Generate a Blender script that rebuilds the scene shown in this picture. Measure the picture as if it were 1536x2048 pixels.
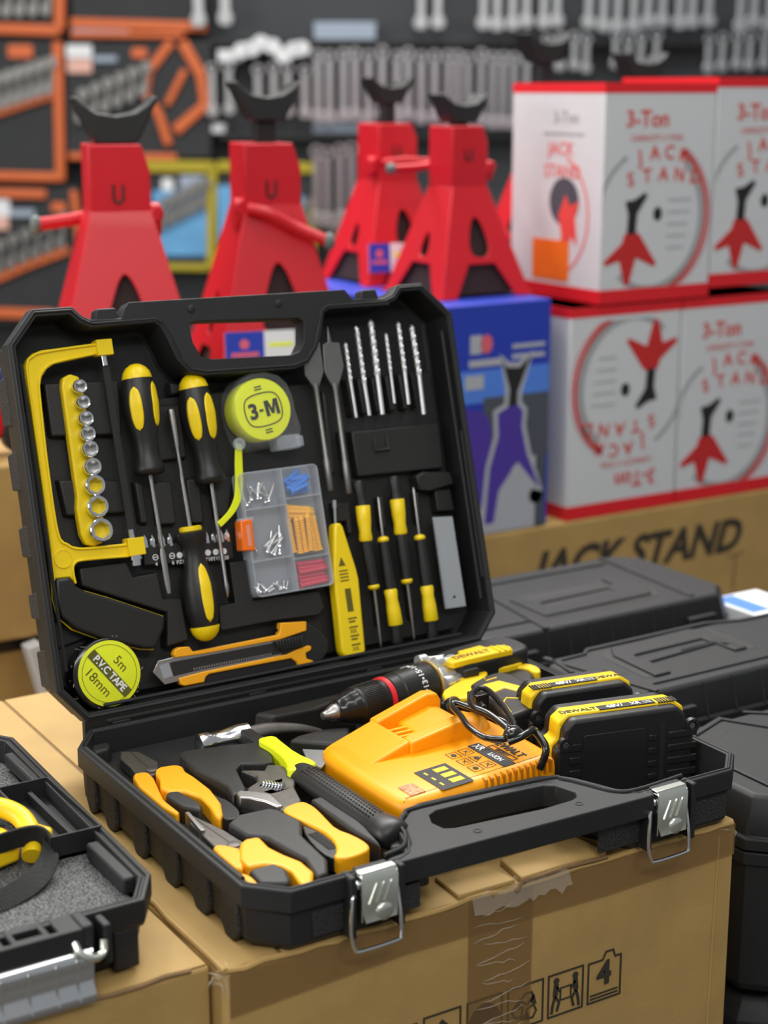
import bpy, bmesh, math, random
from mathutils import Matrix, Vector
from mathutils.geometry import tessellate_polygon
random.seed(7)
S = 0.001                                   # all coordinates below are millimetres
sc = bpy.context.scene
for o in list(bpy.data.objects): bpy.data.objects.remove(o)

# ---------------------------------------------------------------- camera
CAM = Vector((-466.3, -1246.4, 513.9)); YAW, PITCH, FPX = 0.55725, 0.24443, 3395.1
cd = bpy.data.cameras.new('camera'); cam = bpy.data.objects.new('camera', cd)
sc.collection.objects.link(cam); sc.camera = cam
cd.sensor_fit = 'HORIZONTAL'; cd.sensor_width = 36.0; cd.lens = FPX*36.0/1536.0
cam.location = CAM*S; cam.rotation_euler = (math.pi/2-PITCH, 0, -YAW)
cd.clip_start = 0.05; cd.clip_end = 60
cd.dof.use_dof = True; cd.dof.focus_distance = 1.335; cd.dof.aperture_fstop = 79.6/12.0

# ---------------------------------------------------------------- world, lights, exposure
w = bpy.data.worlds.new('shop_light'); sc.world = w; w.use_nodes = True
bg = w.node_tree.nodes['Background']; bg.inputs[0].default_value = (0.93, 0.97, 1.0, 1); bg.inputs[1].default_value = 0.26
def area(name, loc, rot, sx, sy, power, col=(1, 0.985, 0.95)):
    l = bpy.data.lights.new(name, 'AREA'); l.shape = 'RECTANGLE'; l.size = sx; l.size_y = sy; l.energy = power; l.color = col
    o = bpy.data.objects.new(name, l); sc.collection.objects.link(o); o.location = loc; o.rotation_euler = rot
    o['kind'] = 'structure'
    return o
area('ceiling_tube_or_fill', (-0.5, 0.2, 2.1), (0, 0, -0.5), 0.25, 2.6, 15)
area('ceiling_tube_or_fill', (0.7, -0.9, 2.2), (0, 0, -0.5), 0.25, 2.6, 13)
area('ceiling_tube_or_fill', (-2.5, 0.4, 0.85), (0, math.radians(-78), -0.25), 0.8, 2.4, 40)  # low side fill, added to brighten left-facing sides; not on the ceiling
area('ceiling_tube_or_fill', (-1.0, -2.3, 2.1), (math.radians(42), 0, -0.45), 2.4, 0.35, 36)
area('ceiling_tube_or_fill', (0.9, 2.2, 2.6), (math.radians(-35), 0, -0.55), 4.0, 0.3, 120)  # added light to brighten the goods on the back wall
area('ceiling_tube_or_fill', (1.2, 1.1, 2.3), (0, 0, -0.5), 0.3, 2.8, 30)
area('ceiling_tube_or_fill', (-0.2, 1.6, 2.3), (math.radians(12), 0, -0.5), 3.0, 0.3, 34)
sc.view_settings.view_transform = 'Standard'; sc.view_settings.look = 'None'
sc.view_settings.gamma = 1; sc.view_settings.use_curve_mapping = False; sc.view_settings.exposure = 0.15

# ---------------------------------------------------------------- materials
MATS = {}
def mat(name, col, rough=0.5, metal=0.0, bump=0.0, bscale=900, var=0.0, vscale=40, spec=0.5, coat=0.0, clear=None, trans=0.0):
    if name in MATS: return MATS[name]
    m = bpy.data.materials.new(name); m.use_nodes = True; nt = m.node_tree; N = nt.nodes; L = nt.links
    b = N['Principled BSDF']; b.inputs['Base Color'].default_value = (*col, 1)
    b.inputs['Roughness'].default_value = rough; b.inputs['Metallic'].default_value = metal
    b.inputs['Specular IOR Level'].default_value = spec; b.inputs['Coat Weight'].default_value = coat
    b.inputs['Transmission Weight'].default_value = trans
    tc = N.new('ShaderNodeTexCoord')
    nz = N.new('ShaderNodeTexNoise'); nz.inputs['Scale'].default_value = vscale; nz.inputs['Detail'].default_value = 5
    L.new(tc.outputs['Object'], nz.inputs['Vector'])
    rp = N.new('ShaderNodeMixRGB'); rp.blend_type = 'MIX'
    v = max(var, 0.03)
    src = nz.outputs['Fac']
    if var > 0.4:
        mr = N.new('ShaderNodeMapRange'); mr.inputs[1].default_value = .38; mr.inputs[2].default_value = .62; L.new(nz.outputs['Fac'], mr.inputs[0]); src = mr.outputs[0]
    rp.inputs[1].default_value = tuple(min(1, c*(1+v)) for c in col)+(1,); rp.inputs[2].default_value = tuple(c*(1-v) for c in col)+(1,)
    L.new(src, rp.inputs[0]); L.new(rp.outputs[0], b.inputs['Base Color'])
    if bump > 0:
        n2 = N.new('ShaderNodeTexNoise'); n2.inputs['Scale'].default_value = bscale; n2.inputs['Detail'].default_value = 3
        bp = N.new('ShaderNodeBump'); bp.inputs['Strength'].default_value = bump; bp.inputs['Distance'].default_value = 0.001
        L.new(tc.outputs['Object'], n2.inputs['Vector']); L.new(n2.outputs['Fac'], bp.inputs['Height']); L.new(bp.outputs[0], b.inputs['Normal'])
    if clear is not None:
        t = N.new('ShaderNodeBsdfTransparent'); mx = N.new('ShaderNodeMixShader'); mx.inputs[0].default_value = clear
        L.new(t.outputs[0], mx.inputs[1]); L.new(b.outputs[0], mx.inputs[2]); L.new(mx.outputs[0], N['Material Output'].inputs[0])
    MATS[name] = m; return m
CASE = mat('case_plastic', (0.0175, 0.018, 0.019), 0.47, bump=0.25, bscale=2600, var=0.22, vscale=18, spec=0.34)
CASE_IN = mat('case_plastic_inner', (0.015, 0.015, 0.016), 0.46, bump=0.10, bscale=1500, var=0.15)
ROUGHP = mat('case_plastic_grained', (0.020, 0.020, 0.020), 0.62, bump=1.0, bscale=700, var=0.75, vscale=700)
TRAY = mat('insert_plastic', (0.0145, 0.0143, 0.0138), 0.46, bump=0.35, bscale=1800, var=0.30, vscale=60)
YEL = mat('yellow_enamel', (0.90, 0.65, 0.004), 0.38, coat=0.1)
YELD = mat('yellow_drill_plastic', (0.90, 0.60, 0.006), 0.38)
YELO = mat('amber_plastic', (0.93, 0.42, 0.003), 0.40)
YELH = mat('amber_handle_plastic', (0.90, 0.395, 0.004), 0.42)
CHG = mat('orange_yellow_plastic', (0.94, 0.36, 0.0008), 0.38)
LIME = mat('lime_yellow', (0.80, 0.88, 0.01), 0.4)
LIMEP = mat('lime_paper', (0.78, 0.86, 0.012), 0.35, var=0.06, vscale=120, coat=0.5)
BLKR = mat('black_rubber', (0.012, 0.012, 0.012), 0.42, bump=0.12, bscale=1500, var=0.15)
BLKG = mat('black_gloss', (0.008, 0.008, 0.008), 0.22, coat=0.2)
BLKM = mat('black_print', (0.012, 0.012, 0.012), 0.6)
CHR = mat('chrome', (0.82, 0.83, 0.84), 0.17, 1.0)
STEEL = mat('steel', (0.42, 0.41, 0.40), 0.35, 1.0, bump=0.1, bscale=1200, var=0.1)
STEELD = mat('dark_steel', (0.13, 0.12, 0.11), 0.45, 0.8, bump=0.25, bscale=1500, var=0.35, vscale=150)
STEELG = mat('grey_steel', (0.25, 0.245, 0.235), 0.42, 0.9, bump=0.15, bscale=1200, var=0.2)
ZINC = mat('zinc_plate', (0.86, 0.89, 0.80), 0.27, 1.0, var=0.1, vscale=60)
ALU = mat('cast_aluminium', (0.82, 0.84, 0.85), 0.38, 0.9)
WHT = mat('white_print', (0.80, 0.80, 0.80), 0.5)
GOLD = mat('brass', (0.75, 0.5, 0.15), 0.3, 0.9)
REDR = mat('red_ring', (0.75, 0.02, 0.03), 0.45)
ORG_ = mat('orange_plastic', (0.90, 0.17, 0.01), 0.35)
CLEAR = mat('clear_plastic', (0.80, 0.84, 0.88), 0.12, clear=0.07, spec=1.0)
CLEARW = mat('frosted_plastic', (0.62, 0.68, 0.76), 0.3, clear=0.34)
PALE = mat('pale_sheet', (0.42, 0.45, 0.48), 0.35, clear=0.8)
BLUEA = mat('blue_anchor', (0.02, 0.22, 0.75), 0.4)
PINKA = mat('crimson_anchor', (0.62, 0.02, 0.08), 0.4)
CARD = mat('cardboard', (0.43, 0.272, 0.090), 0.72, bump=0.22, bscale=320, var=0.20, vscale=22)
CARDI = mat('cardboard_edge', (0.22, 0.13, 0.055), 0.85, var=0.3, vscale=120)
TAPE = mat('packing_tape', (0.30, 0.17, 0.06), 0.16, clear=0.35, bump=0.5, bscale=60, spec=0.7)
TAPEC = mat('clear_tape_wrinkle', (0.75, 0.68, 0.55), 0.12, clear=0.22, spec=0.9)
INK = mat('carton_ink', (0.035, 0.028, 0.018), 0.7)
RED = mat('red_enamel', (0.56, 0.004, 0.014), 0.42, coat=0.06, var=0.04)
BLKP = mat('black_paint', (0.012, 0.012, 0.012), 0.45)
BOXW = mat('white_box_card', (0.62, 0.63, 0.65), 0.5, var=0.03)
BOXR = mat('red_box_print', (0.72, 0.012, 0.02), 0.45)
BOXD = mat('dark_red_print', (0.55, 0.02, 0.02), 0.5)
BOXG = mat('grey_box_print', (0.33, 0.35, 0.36), 0.5)
BOXO = mat('orange_print', (0.85, 0.16, 0.01), 0.5)
BOXB = mat('blue_box_card', (0.018, 0.045, 0.42), 0.45)
BOXB2 = mat('light_blue_print', (0.08, 0.22, 0.72), 0.5)
BOXB3 = mat('violet_print', (0.07, 0.035, 0.32), 0.5)
BOXLG = mat('pale_grey_print', (0.42, 0.43, 0.47), 0.5)
BOXDG = mat('slate_print', (0.07, 0.08, 0.10), 0.5)
FOAM = mat('grey_foam', (0.085, 0.085, 0.085), 0.9, bump=1.0, bscale=500, var=0.9, vscale=620)
WEB = mat('black_webbing', (0.014, 0.014, 0.014), 0.8, bump=0.8, bscale=500)
WALLM = mat('dark_display_board', (0.040, 0.044, 0.050), 0.6, var=0.2, vscale=3)
POUCH = mat('black_pouch_fabric', (0.022, 0.024, 0.027), 0.7, var=0.3, vscale=20)
ORT = mat('orange_trim', (0.62, 0.13, 0.03), 0.5, var=0.1, vscale=20)
YET = mat('yellow_trim', (0.40, 0.32, 0.012), 0.5)
BLT = mat('sky_blue_fabric', (0.12, 0.35, 0.62), 0.6, var=0.3, vscale=20)
WHM = mat('white_card', (0.75, 0.76, 0.78), 0.5)
PINKC = mat('pink_card', (0.72, 0.42, 0.34), 0.5)
GREYC = mat('blue_grey_card', (0.32, 0.38, 0.47), 0.5)
WRG = mat('satin_wrench_steel', (0.60, 0.61, 0.62), 0.28, 1.0)
DARKIN = mat('painted_inner_shade', (0.02, 0.004, 0.005), 0.8)  # near-black colour stands in for shade inside the stands
AMB = mat('amber_anchor', (0.95, 0.50, 0.01), 0.4)
FLOORM = mat('dark_floor', (0.06, 0.055, 0.05), 0.6, var=0.2, vscale=6)
POSTM = mat('white_post', (0.60, 0.60, 0.60), 0.4)
BRZ = mat('copper_window', (0.60, 0.24, 0.10), 0.4, var=0.5, vscale=400)

# ---------------------------------------------------------------- mesh builder
def area2(p): return sum(p[i][0]*p[(i+1) % len(p)][1]-p[(i+1) % len(p)][0]*p[i][1] for i in range(len(p)))
def ccw(p): return list(p) if area2(p) > 0 else list(p)[::-1]
def off(poly, d):                            # offset a closed ccw polygon outwards by d, same vertex count
    n = len(poly); r = []
    for i in range(n):
        a, b, c = Vector(poly[i-1][:2]), Vector(poly[i][:2]), Vector(poly[(i+1) % n][:2])
        e1, e2 = (b-a).normalized(), (c-b).normalized()
        n1, n2 = Vector((e1.y, -e1.x)), Vector((e2.y, -e2.x))
        k = n1+n2; q = k.dot(n1)
        k = k/max(q, 0.45) if q > 1e-6 else n1
        r.append((b.x+k.x*d, b.y+k.y*d))
    return r
def smoothpoly(p, it=2):                     # Chaikin corner cutting
    for _ in range(it):
        q = []
        for i in range(len(p)):
            a, b = p[i], p[(i+1) % len(p)]
            q += [(a[0]*.75+b[0]*.25, a[1]*.75+b[1]*.25), (a[0]*.25+b[0]*.75, a[1]*.25+b[1]*.75)]
        p = q
    return p
def ellipse(cx, cy, rx, ry, n=24, a0=0.0):
    c, s = math.cos(a0), math.sin(a0)
    return [(cx+rx*math.cos(t)*c-ry*math.sin(t)*s, cy+rx*math.cos(t)*s+ry*math.sin(t)*c) for t in [2*math.pi*i/n for i in range(n)]]
def rect(x0, y0, x1, y1): return [(x0, y0), (x1, y0), (x1, y1), (x0, y1)]
def rrect(x0, y0, x1, y1, r, n=4):
    p = []
    for cx, cy, a in ((x1-r, y0+r, -90), (x1-r, y1-r, 0), (x0+r, y1-r, 90), (x0+r, y0+r, 180)):
        p += [(cx+r*math.cos(math.radians(a+90*i/n)), cy+r*math.sin(math.radians(a+90*i/n))) for i in range(n+1)]
    return p
def thick(pts, wd):                          # polyline to ribbon polygon; wd number or list
    n = len(pts); L_, R_ = [], []
    for i in range(n):
        a, b = Vector(pts[max(i-1, 0)]), Vector(pts[min(i+1, n-1)])
        d = (b-a).normalized(); q = Vector((-d.y, d.x)); h = (wd[i] if isinstance(wd, (list, tuple)) else wd)/2
        L_.append((pts[i][0]+q.x*h, pts[i][1]+q.y*h)); R_.append((pts[i][0]-q.x*h, pts[i][1]-q.y*h))
    return R_+L_[::-1]
I4 = Matrix.Identity(4)
class MB:
    def __init__(s, xf=None): s.v = []; s.f = []; s.xf = xf or I4
    def add(s, vs, fs, xf=None):
        M = s.xf @ xf if xf else s.xf; k = len(s.v)
        s.v += [M @ Vector(p) for p in vs]; s.f += [tuple(i+k for i in f) for f in fs]; return s
    def box(s, x0, x1, y0, y1, z0, z1, xf=None):
        return s.add([(x, y, z) for z in (z0, z1) for x, y in ((x0, y0), (x1, y0), (x1, y1), (x0, y1))],
                     [(3, 2, 1, 0), (4, 5, 6, 7), (0, 1, 5, 4), (1, 2, 6, 5), (2, 3, 7, 6), (3, 0, 4, 7)], xf)
    def prism(s, poly, z0, z1, holes=(), xf=None, taper=0.0):
        poly = ccw(poly); loops = [poly]+[ccw(h)[::-1] for h in holes]
        flat = [p for l in loops for p in l]
        tris = tessellate_polygon([[Vector((p[0], p[1], 0)) for p in l] for l in loops]) if (holes or len(poly) > 4) else None
        n = len(flat)
        top = flat if not taper else [p for l in loops for p in off(l, -taper)]
        vs = [(p[0], p[1], z0) for p in flat]+[(p[0], p[1], z1) for p in top]; fs = []
        if tris is None: fs += [tuple(range(n))[::-1], tuple(range(n, 2*n))]
        elif not holes and not taper: fs += [tuple(range(n))[::-1], tuple(range(n, 2*n))]
        else:
            for t in tris:
                a, b, c = [Vector(flat[i][:2]) for i in t]
                if (b-a).cross(c-a) < 0: t = (t[0], t[2], t[1])
                fs += [(t[2], t[1], t[0]), (t[0]+n, t[1]+n, t[2]+n)]
        k = 0
        for l in loops:
            m = len(l)
            for i in range(m): a, b = k+i, k+(i+1) % m; fs.append((a, b, b+n, a+n))
            k += m
        return s.add(vs, fs, xf)
    def loft(s, rings, cap0=True, cap1=True, xf=None):
        n = len(rings[0]); vs = [p for r in rings for p in r]; fs = []
        for j in range(len(rings)-1):
            for i in range(n): a, b = j*n+i, j*n+(i+1) % n; fs.append((a, b, b+n, a+n))
        if cap0: fs.append(tuple(range(n))[::-1])
        if cap1: fs.append(tuple(range((len(rings)-1)*n, len(rings)*n)))
        return s.add(vs, fs, xf)
    def lathe(s, prof, p0=(0, 0, 0), d=(0, 0, 1), seg=24, flat=1.0, xf=None):   # prof: (distance along d, radius)
        d = Vector(d).normalized(); a = d.orthogonal().normalized()
        if abs(d.z) < 0.95: a = d.cross(Vector((0, 0, 1))).normalized()
        b = d.cross(a); p0 = Vector(p0)
        return s.loft([[tuple(p0+d*t+(a*math.cos(2*math.pi*i/seg)+b*math.sin(2*math.pi*i/seg)*flat)*max(r, 0.01)) for i in range(seg)] for t, r in prof], xf=xf)
    def rod(s, p0, p1, r, seg=12, r1=None, xf=None):
        v = Vector(p1)-Vector(p0)
        return s.lathe([(0, r), (v.length, r if r1 is None else r1)], p0, v, seg, xf=xf)
    def tube(s, pts, r, seg=10, closed=False, flat=None, xf=None):
        P = [Vector(p) for p in pts]; n = len(P); rings = []; up = None
        for i in range(n):
            a, b = (P[i-1], P[(i+1) % n]) if closed else (P[max(i-1, 0)], P[min(i+1, n-1)])
            t = (b-a).normalized()
            u = t.orthogonal().normalized() if up is None else (up-t*up.dot(t)).normalized()
            up = u; w_ = t.cross(u); rr = r[i] if isinstance(r, (list, tuple)) else r
            rings.append([tuple(P[i]+u*math.cos(2*math.pi*k/seg)*rr+w_*math.sin(2*math.pi*k/seg)*rr*(flat or 1)) for k in range(seg)])
        if closed: rings.append(rings[0])
        return s.loft(rings, not closed, not closed, xf=xf)
    def ball(s, c, r, sx=1, sy=1, sz=1, seg=16, xf=None):
        n = seg//2
        return s.loft([[(c[0]+r*sx*math.sin(math.pi*max(min(j/n, .995), .005))*math.cos(2*math.pi*i/seg), c[1]+r*sy*math.sin(math.pi*max(min(j/n, .995), .005))*math.sin(2*math.pi*i/seg), c[2]-r*sz*math.cos(math.pi*j/n)) for i in range(seg)] for j in range(n+1)], xf=xf)
    def text(s, txt, size, xf, bold=0.0, depth=0.15, align='CENTER', squeeze=1.0, shear=0.0, fn=None):
        cu = bpy.data.curves.new('t', 'FONT'); cu.body = txt; cu.size = size; cu.extrude = depth; cu.offset = bold*size; cu.resolution_u = 3
        cu.align_x = align; cu.align_y = 'CENTER'; cu.shear = shear
        ob = bpy.data.objects.new('t', cu); me = bpy.data.meshes.new_from_object(ob)
        vs = [(v.co.x*squeeze, v.co.y, v.co.z) for v in me.vertices]
        if fn: vs = [fn(*p) for p in vs]
        s.add(vs, [tuple(p.vertices) for p in me.polygons], xf)
        bpy.data.objects.remove(ob); bpy.data.curves.remove(cu); bpy.data.meshes.remove(me); return s
def R(ax, deg): return Matrix.Rotation(math.radians(deg), 4, ax)
def TR(x, y, z=0): return Matrix.Translation((x, y, z))
def smooth_path(pts, n=6):                   # Catmull-Rom
    P = [Vector(p) for p in pts]; out = []
    for i in range(len(P)-1):
        a, b, c, d = P[max(i-1, 0)], P[i], P[i+1], P[min(i+2, len(P)-1)]
        for k in range(n):
            t = k/n; out.append(tuple(0.5*((2*b)+(c-a)*t+(2*a-5*b+4*c-d)*t*t+(3*b-a-3*c+d)*t**3)))
    out.append(tuple(P[-1])); return out

# ---------------------------------------------------------------- things, parts, copies
WM = {}; ORI = {}
TH = 1.292623; OZ = 7.2                      # the lid leans back about its hinge
def fmat(rot, loc): M = rot.copy(); M.translation = Vector(loc)*S; return M
FB = Matrix.Identity(4)
FL = Matrix(((1, 0, 0, 0), (0, math.cos(TH), -math.sin(TH), 0), (0, math.sin(TH), math.cos(TH), OZ*S), (0, 0, 0, 1)))
def mm(o): return TR(o[0]*S, o[1]*S, o[2]*S)
def meta(o, label, cat, group=None, kind=None):
    if label: o['label'] = label
    if cat: o['category'] = cat
    if group: o['group'] = group
    if kind: o['kind'] = kind
def thing(name, label, cat, origin, frame=FB, group=None):
    o = bpy.data.objects.new(name, None); sc.collection.objects.link(o); o.empty_display_size = 0.01
    M = frame @ mm(origin); o.matrix_basis = M; WM[o] = M; ORI[o] = (frame, Vector(origin))
    meta(o, label, cat, group); return o
def mk(name, mb, m, M, origin, bevel=0, seg=2, ang=30, sharp=35):
    me = bpy.data.meshes.new(name); c = Vector(origin)
    me.from_pydata([((v-c)*S)[:] for v in mb.v], [], mb.f); me.materials.append(m); me.validate()
    bm = bmesh.new(); bm.from_mesh(me); bmesh.ops.remove_doubles(bm, verts=bm.verts, dist=1e-6)
    bmesh.ops.recalc_face_normals(bm, faces=bm.faces); bm.to_mesh(me); bm.free()
    for p in me.polygons: p.use_smooth = True
    me.set_sharp_from_angle(angle=math.radians(sharp))
    o = bpy.data.objects.new(name, me); sc.collection.objects.link(o)
    if bevel:
        b = o.modifiers.new('bevel', 'BEVEL'); b.width = bevel*S; b.segments = seg; b.limit_method = 'ANGLE'; b.angle_limit = math.radians(ang); b.use_clamp_overlap = True
    return o
def part(name, mb, m, parent, bevel=0, seg=2, label=None, ang=30, sharp=35, frame=None):
    r = parent
    fr, org = ORI[r]
    if frame is not None: fr = frame; org = Vector((0, 0, 0))
    o = mk(name, mb, m, None, org, bevel, seg, ang, sharp)
    M = fr @ mm(org); o.parent = r; o.matrix_basis = WM[r].inverted() @ M; WM[o] = M; ORI[o] = (fr, org)
    if label: o['label'] = label
    return o
def solo(name, label, cat, mb, m, origin, frame=FB, group=None, kind=None, bevel=0, seg=2, ang=30, sharp=35):
    o = mk(name, mb, m, None, origin, bevel, seg, ang, sharp); M = frame @ mm(origin); o.matrix_basis = M; WM[o] = M; ORI[o] = (frame, Vector(origin))
    meta(o, label, cat, group, kind); return o
def copy_tree(src, parent=None, M=None, label=None, group=None):
    c = src.copy(); sc.collection.objects.link(c); c.parent = parent
    if M is not None: c.matrix_basis = M
    for ch in [x for x in KIDS(src)]: copy_tree(ch, c)
    if label: c['label'] = label
    if group: c['group'] = group
    return c
def KIDS(o): return [x for x in bpy.data.objects if x.parent == o]
# ================================================================ the setting
fl = solo('floor', None, None, MB().box(-5500, 8500, -2500, 8000, -440, -420), FLOORM, (0, 0, -420), kind='structure')
# back wall stands square to the view, about 3.3 m beyond the camera
FH = Vector((math.sin(YAW), math.cos(YAW), 0)); RH = Vector((math.cos(YAW), -math.sin(YAW), 0)); DW = 3500.0; WS = 1.5   # drawn at 3.5 m, then scaled away from the camera to 5.2 m
FW = Matrix(((RH.x*WS, FH.x*WS, 0, (CAM.x+FH.x*DW*WS)*S), (RH.y*WS, FH.y*WS, 0, (CAM.y+FH.y*DW*WS)*S), (0, 0, WS, CAM.z*S*(1-WS)), (0, 0, 0, 1)))
def wl(x, y):                                # a place on the wall (mm right of the middle, mm height)
    a, b = (x-768)/FPX, (y-1024)/FPX; h = math.cos(PITCH)-b*math.sin(PITCH)
    return (DW*a/h, CAM.z+DW*(-math.sin(PITCH)-b*math.cos(PITCH))/h)
solo('wall_back', None, None, MB().box(-3600, 2600, 60, 90, -110, 1500), WALLM, (0, 60, -110), FW, kind='structure')
solo('trim_1', None, None, MB().box(-3600, 2600, 30, 60, -108, -60), BLKP, (0, 30, -108), FW, kind='structure')

# ================================================================ cartons
def carton(label, x0, x1, y0, y1, z0, z1, group=None, seam=None, bev=3, rot=0.0):
    t = thing('cardboard_carton', label, 'cardboard box', ((x0+x1)/2, (y0+y1)/2, z0), group=group)
    part('carton_body', MB().box(x0, x1, y0, y1, z0, z1), CARD, t, bevel=bev, seg=3)
    return t
main = carton('large brown carton with printed shipping icons and brown tape, under the open tool case', -22, 432, -334, 236, -418, -51, bev=4)
# top flaps: two sheets with a slit between them, and a bare corrugated edge at the back left
part('top_flap', MB().prism([(-20, -332), (21, -330), (29, 234), (-19, 234)], -51, -49.2), CARD, main, bevel=0.6)
part('top_flap', MB().prism([(24, -333), (430, -333), (430, 234), (32, 234)], -51, -49.0), CARD, main, bevel=0.6)
part('flap_edge', MB().prism([(21.4, -328), (23.6, -328), (31.6, 233), (29.4, 233)], -50.9, -50.2), CARDI, main, label='dark slit between the top flaps')
# crumpled ridge along the left edge and the front edge
random.seed(3)
rid = MB(); pts = [(-20+random.uniform(-1, 1), y, -50+random.uniform(-.6, .9)) for y in range(-334, 236, 22)]
rid.tube(pts, 2.6, 8); part('corrugated_edge', rid, CARD, main)
rid = MB(); pts = [(x, -333+random.uniform(-1, .6), -51+random.uniform(-1.4, 1.0)) for x in range(-20, 434, 14)]
rid.tube(pts, 2.4, 8); part('corrugated_edge', rid, CARD, main)
tp = MB().prism([(174, -52), (231, -52), (230, -210), (173, -210)], -0.5, 0.5, xf=TR(0, -334.8, 0) @ R('X', 90)); part('seam_tape', tp, TAPE, main, label='brown tape strip down the middle of the front')
part('side_crease', MB().tube([(414, -334.3, -60), (411, -334.4, -240), (408, -334.3, -410)], 1.2, 8), CARD, main, label='faint vertical crease')
tp = MB().prism([(-18, -52), (430, -52), (430, -78), (300, -80), (120, -77), (-18, -84)], -0.4, 0.4, xf=TR(0, -335.2, 0) @ R('X', 90)); part('edge_tape', tp, TAPE, main, label='glossy tape along the top front edge')
random.seed(5)
wr = MB()
for i in range(13):                          # wrinkles of clear tape on the seam strip
    zz = -62-i*8.5-random.uniform(0, 4); xa = 176+random.uniform(0, 12); xb = 229-random.uniform(0, 16)
    wr.tube([(xa+(xb-xa)*k/6, -335.6, zz+random.uniform(-1.2, 1.2)+(k-3)*0.8*(-1)**i) for k in range(7)], [0.1, .45, .5, .35, .5, .4, .1], 5)
part('tape_wrinkle', wr, TAPEC, main, label='wrinkles in the clear tape')
tear = MB()                                  # the torn, bent up flap end in the gap below the handle
for k, (xa, xb, za, zb, yy) in enumerate([(176, 224, -49, -64, -337), (222, 262, -47, -60, -339), (190, 232, -46, -52, -330)]):
    n = 8
    top = [(xa+(xb-xa)*i/n, yy+random.uniform(-1.5, 1.5)+2, za+random.uniform(-1.5, 2.5)) for i in range(n+1)]
    bot = [(xa+(xb-xa)*i/n, yy-2+random.uniform(-1.5, 1), zb+random.uniform(-4, 5)) for i in range(n+1)]
    tear.add(top+bot, [(i, i+1, n+2+i, n+1+i) for i in range(n)])
part('torn_tape', tear, TAPEC, main, label='torn clear tape bunched at the top edge')
flp = MB()
flp.prism([(166, -332), (216, -333), (212, -300), (168, -298)], -49.2, -45.4); flp.prism([(219, -336), (300, -334), (296, -300), (224, -302)], -49.0, -43.5)
part('torn_flap', flp, CARD, main, bevel=1.2)
flp = MB().tube([(214, -337, -53), (220, -336, -47), (232, -336.5, -46.5), (262, -336, -46), (300, -335, -48)], 1.6, 6)
part('torn_edge', flp, CARDI, main)
# the crushed corner at the right end and at the near left end
for (cx, cy) in ((426, -332), (-17, -331)):
    cr = MB()
    for i in range(14):
        a = (cx+random.uniform(-14, 6), cy+random.uniform(-3, 6), -50+random.uniform(-12, 3)); b = (cx+random.uniform(-12, 7), cy+random.uniform(-4, 4), -50+random.uniform(-22, 3))
        cr.tube([a, ((a[0]+b[0])/2+random.uniform(-3, 3), (a[1]+b[1])/2-1.5, (a[2]+b[2])/2), b], [.2, .8, .2], 5)
    part('crumpled_tape', cr, TAPEC, main, label='crumpled tape at the crushed corners')
# shipping icons printed on the front
ic = MB(); XF = TR(0, -334.7, 0) @ R('X', 90)       # x -> x, y -> z
def fr(x0, z0, x1, z1, t=1.3, notch=False):
    o_ = rect(x0, z0, x1, z1)
    if notch: o_ = [(x0, z0), (x1, z0), (x1, z1), (x1-6, z1), (x1-8, z1+6), (x0+17, z1+6), (x0+14, z1), (x0, z1)]
    o_ = ccw(o_); ic.prism(o_, -.25, .25, [off(o_, -t)], xf=XF)
def line(pts, wd): ic.prism(thick(pts, wd), -.25, .25, xf=XF)
fr(285, -168, 318, -133, notch=True)
ic.text('4', 27, TR(301, -334.9, -146) @ R('X', 90), bold=0.03, depth=.25)
line([(288, -161.5), (315, -161.5)], 1.1); line([(288, -164.4), (315, -164.4)], 1.1)
fr(247, -168, 281, -132)
for sx, x in ((1, 255), (-1, 273)):
    ic.prism(ellipse(x, -138.5, 2.6, 2.6, 14), -.25, .25, xf=XF)
    line([(x, -141), (x-1*sx, -151)], 4.2); line([(x-1*sx, -151), (x-3*sx, -158), (x-4*sx, -165)], 2.2); line([(x-1*sx, -151), (x+3*sx, -157), (x+1*sx, -164)], 2.2); line([(x, -143), (x+3.5*sx, -148)], 1.8)
ic.prism(ccw(rect(258.5, -156, 269.5, -145)), -.25, .25, [rect(259.6, -155, 268.4, -146)], xf=XF)
fr(209.5, -168, 243, -132)
for k in range(3):
    a = math.radians(90+120*k); c, s_ = math.cos(a), math.sin(a); cx, cz = 226.2, -151.5
    def rr_(u, v): return (cx+u*c-v*s_, cz+u*s_+v*c)
    o_ = ccw([rr_(12, -6), rr_(12, 1), rr_(6, 5), rr_(1, -2), rr_(6, -8)]); ic.prism(o_, -.25, .25, [off(o_, -1.3)], xf=XF)
    ic.prism(ccw([rr_(9, 5), rr_(2, 12), rr_(0, 5)]), -.25, .25, xf=XF)
fr(173, -168, 205, -132)
ic.prism(ccw([(189+14*math.cos(math.radians(t)), -152+15*math.sin(math.radians(t))) for t in range(0, 181, 12)]), -.25, .25, xf=XF)
line([(189, -152), (189, -170)], 1.2)
ic.prism([(196, -170), (202, -170), (199, -156)], -.25, .25, xf=XF)
fr(135, -175, 168, -132); ic.prism([(138, -152), (165, -152), (151.5, -138)], -.25, .25, xf=XF); line([(151.5, -150), (151.5, -174)], 6)
fr(98, -175, 130, -134); line([(103, -168), (125, -142)], 1.5); line([(104, -142), (124, -168)], 1.5)
part('shipping_icons', ic, INK, main, label='black printed handling icons')

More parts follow.
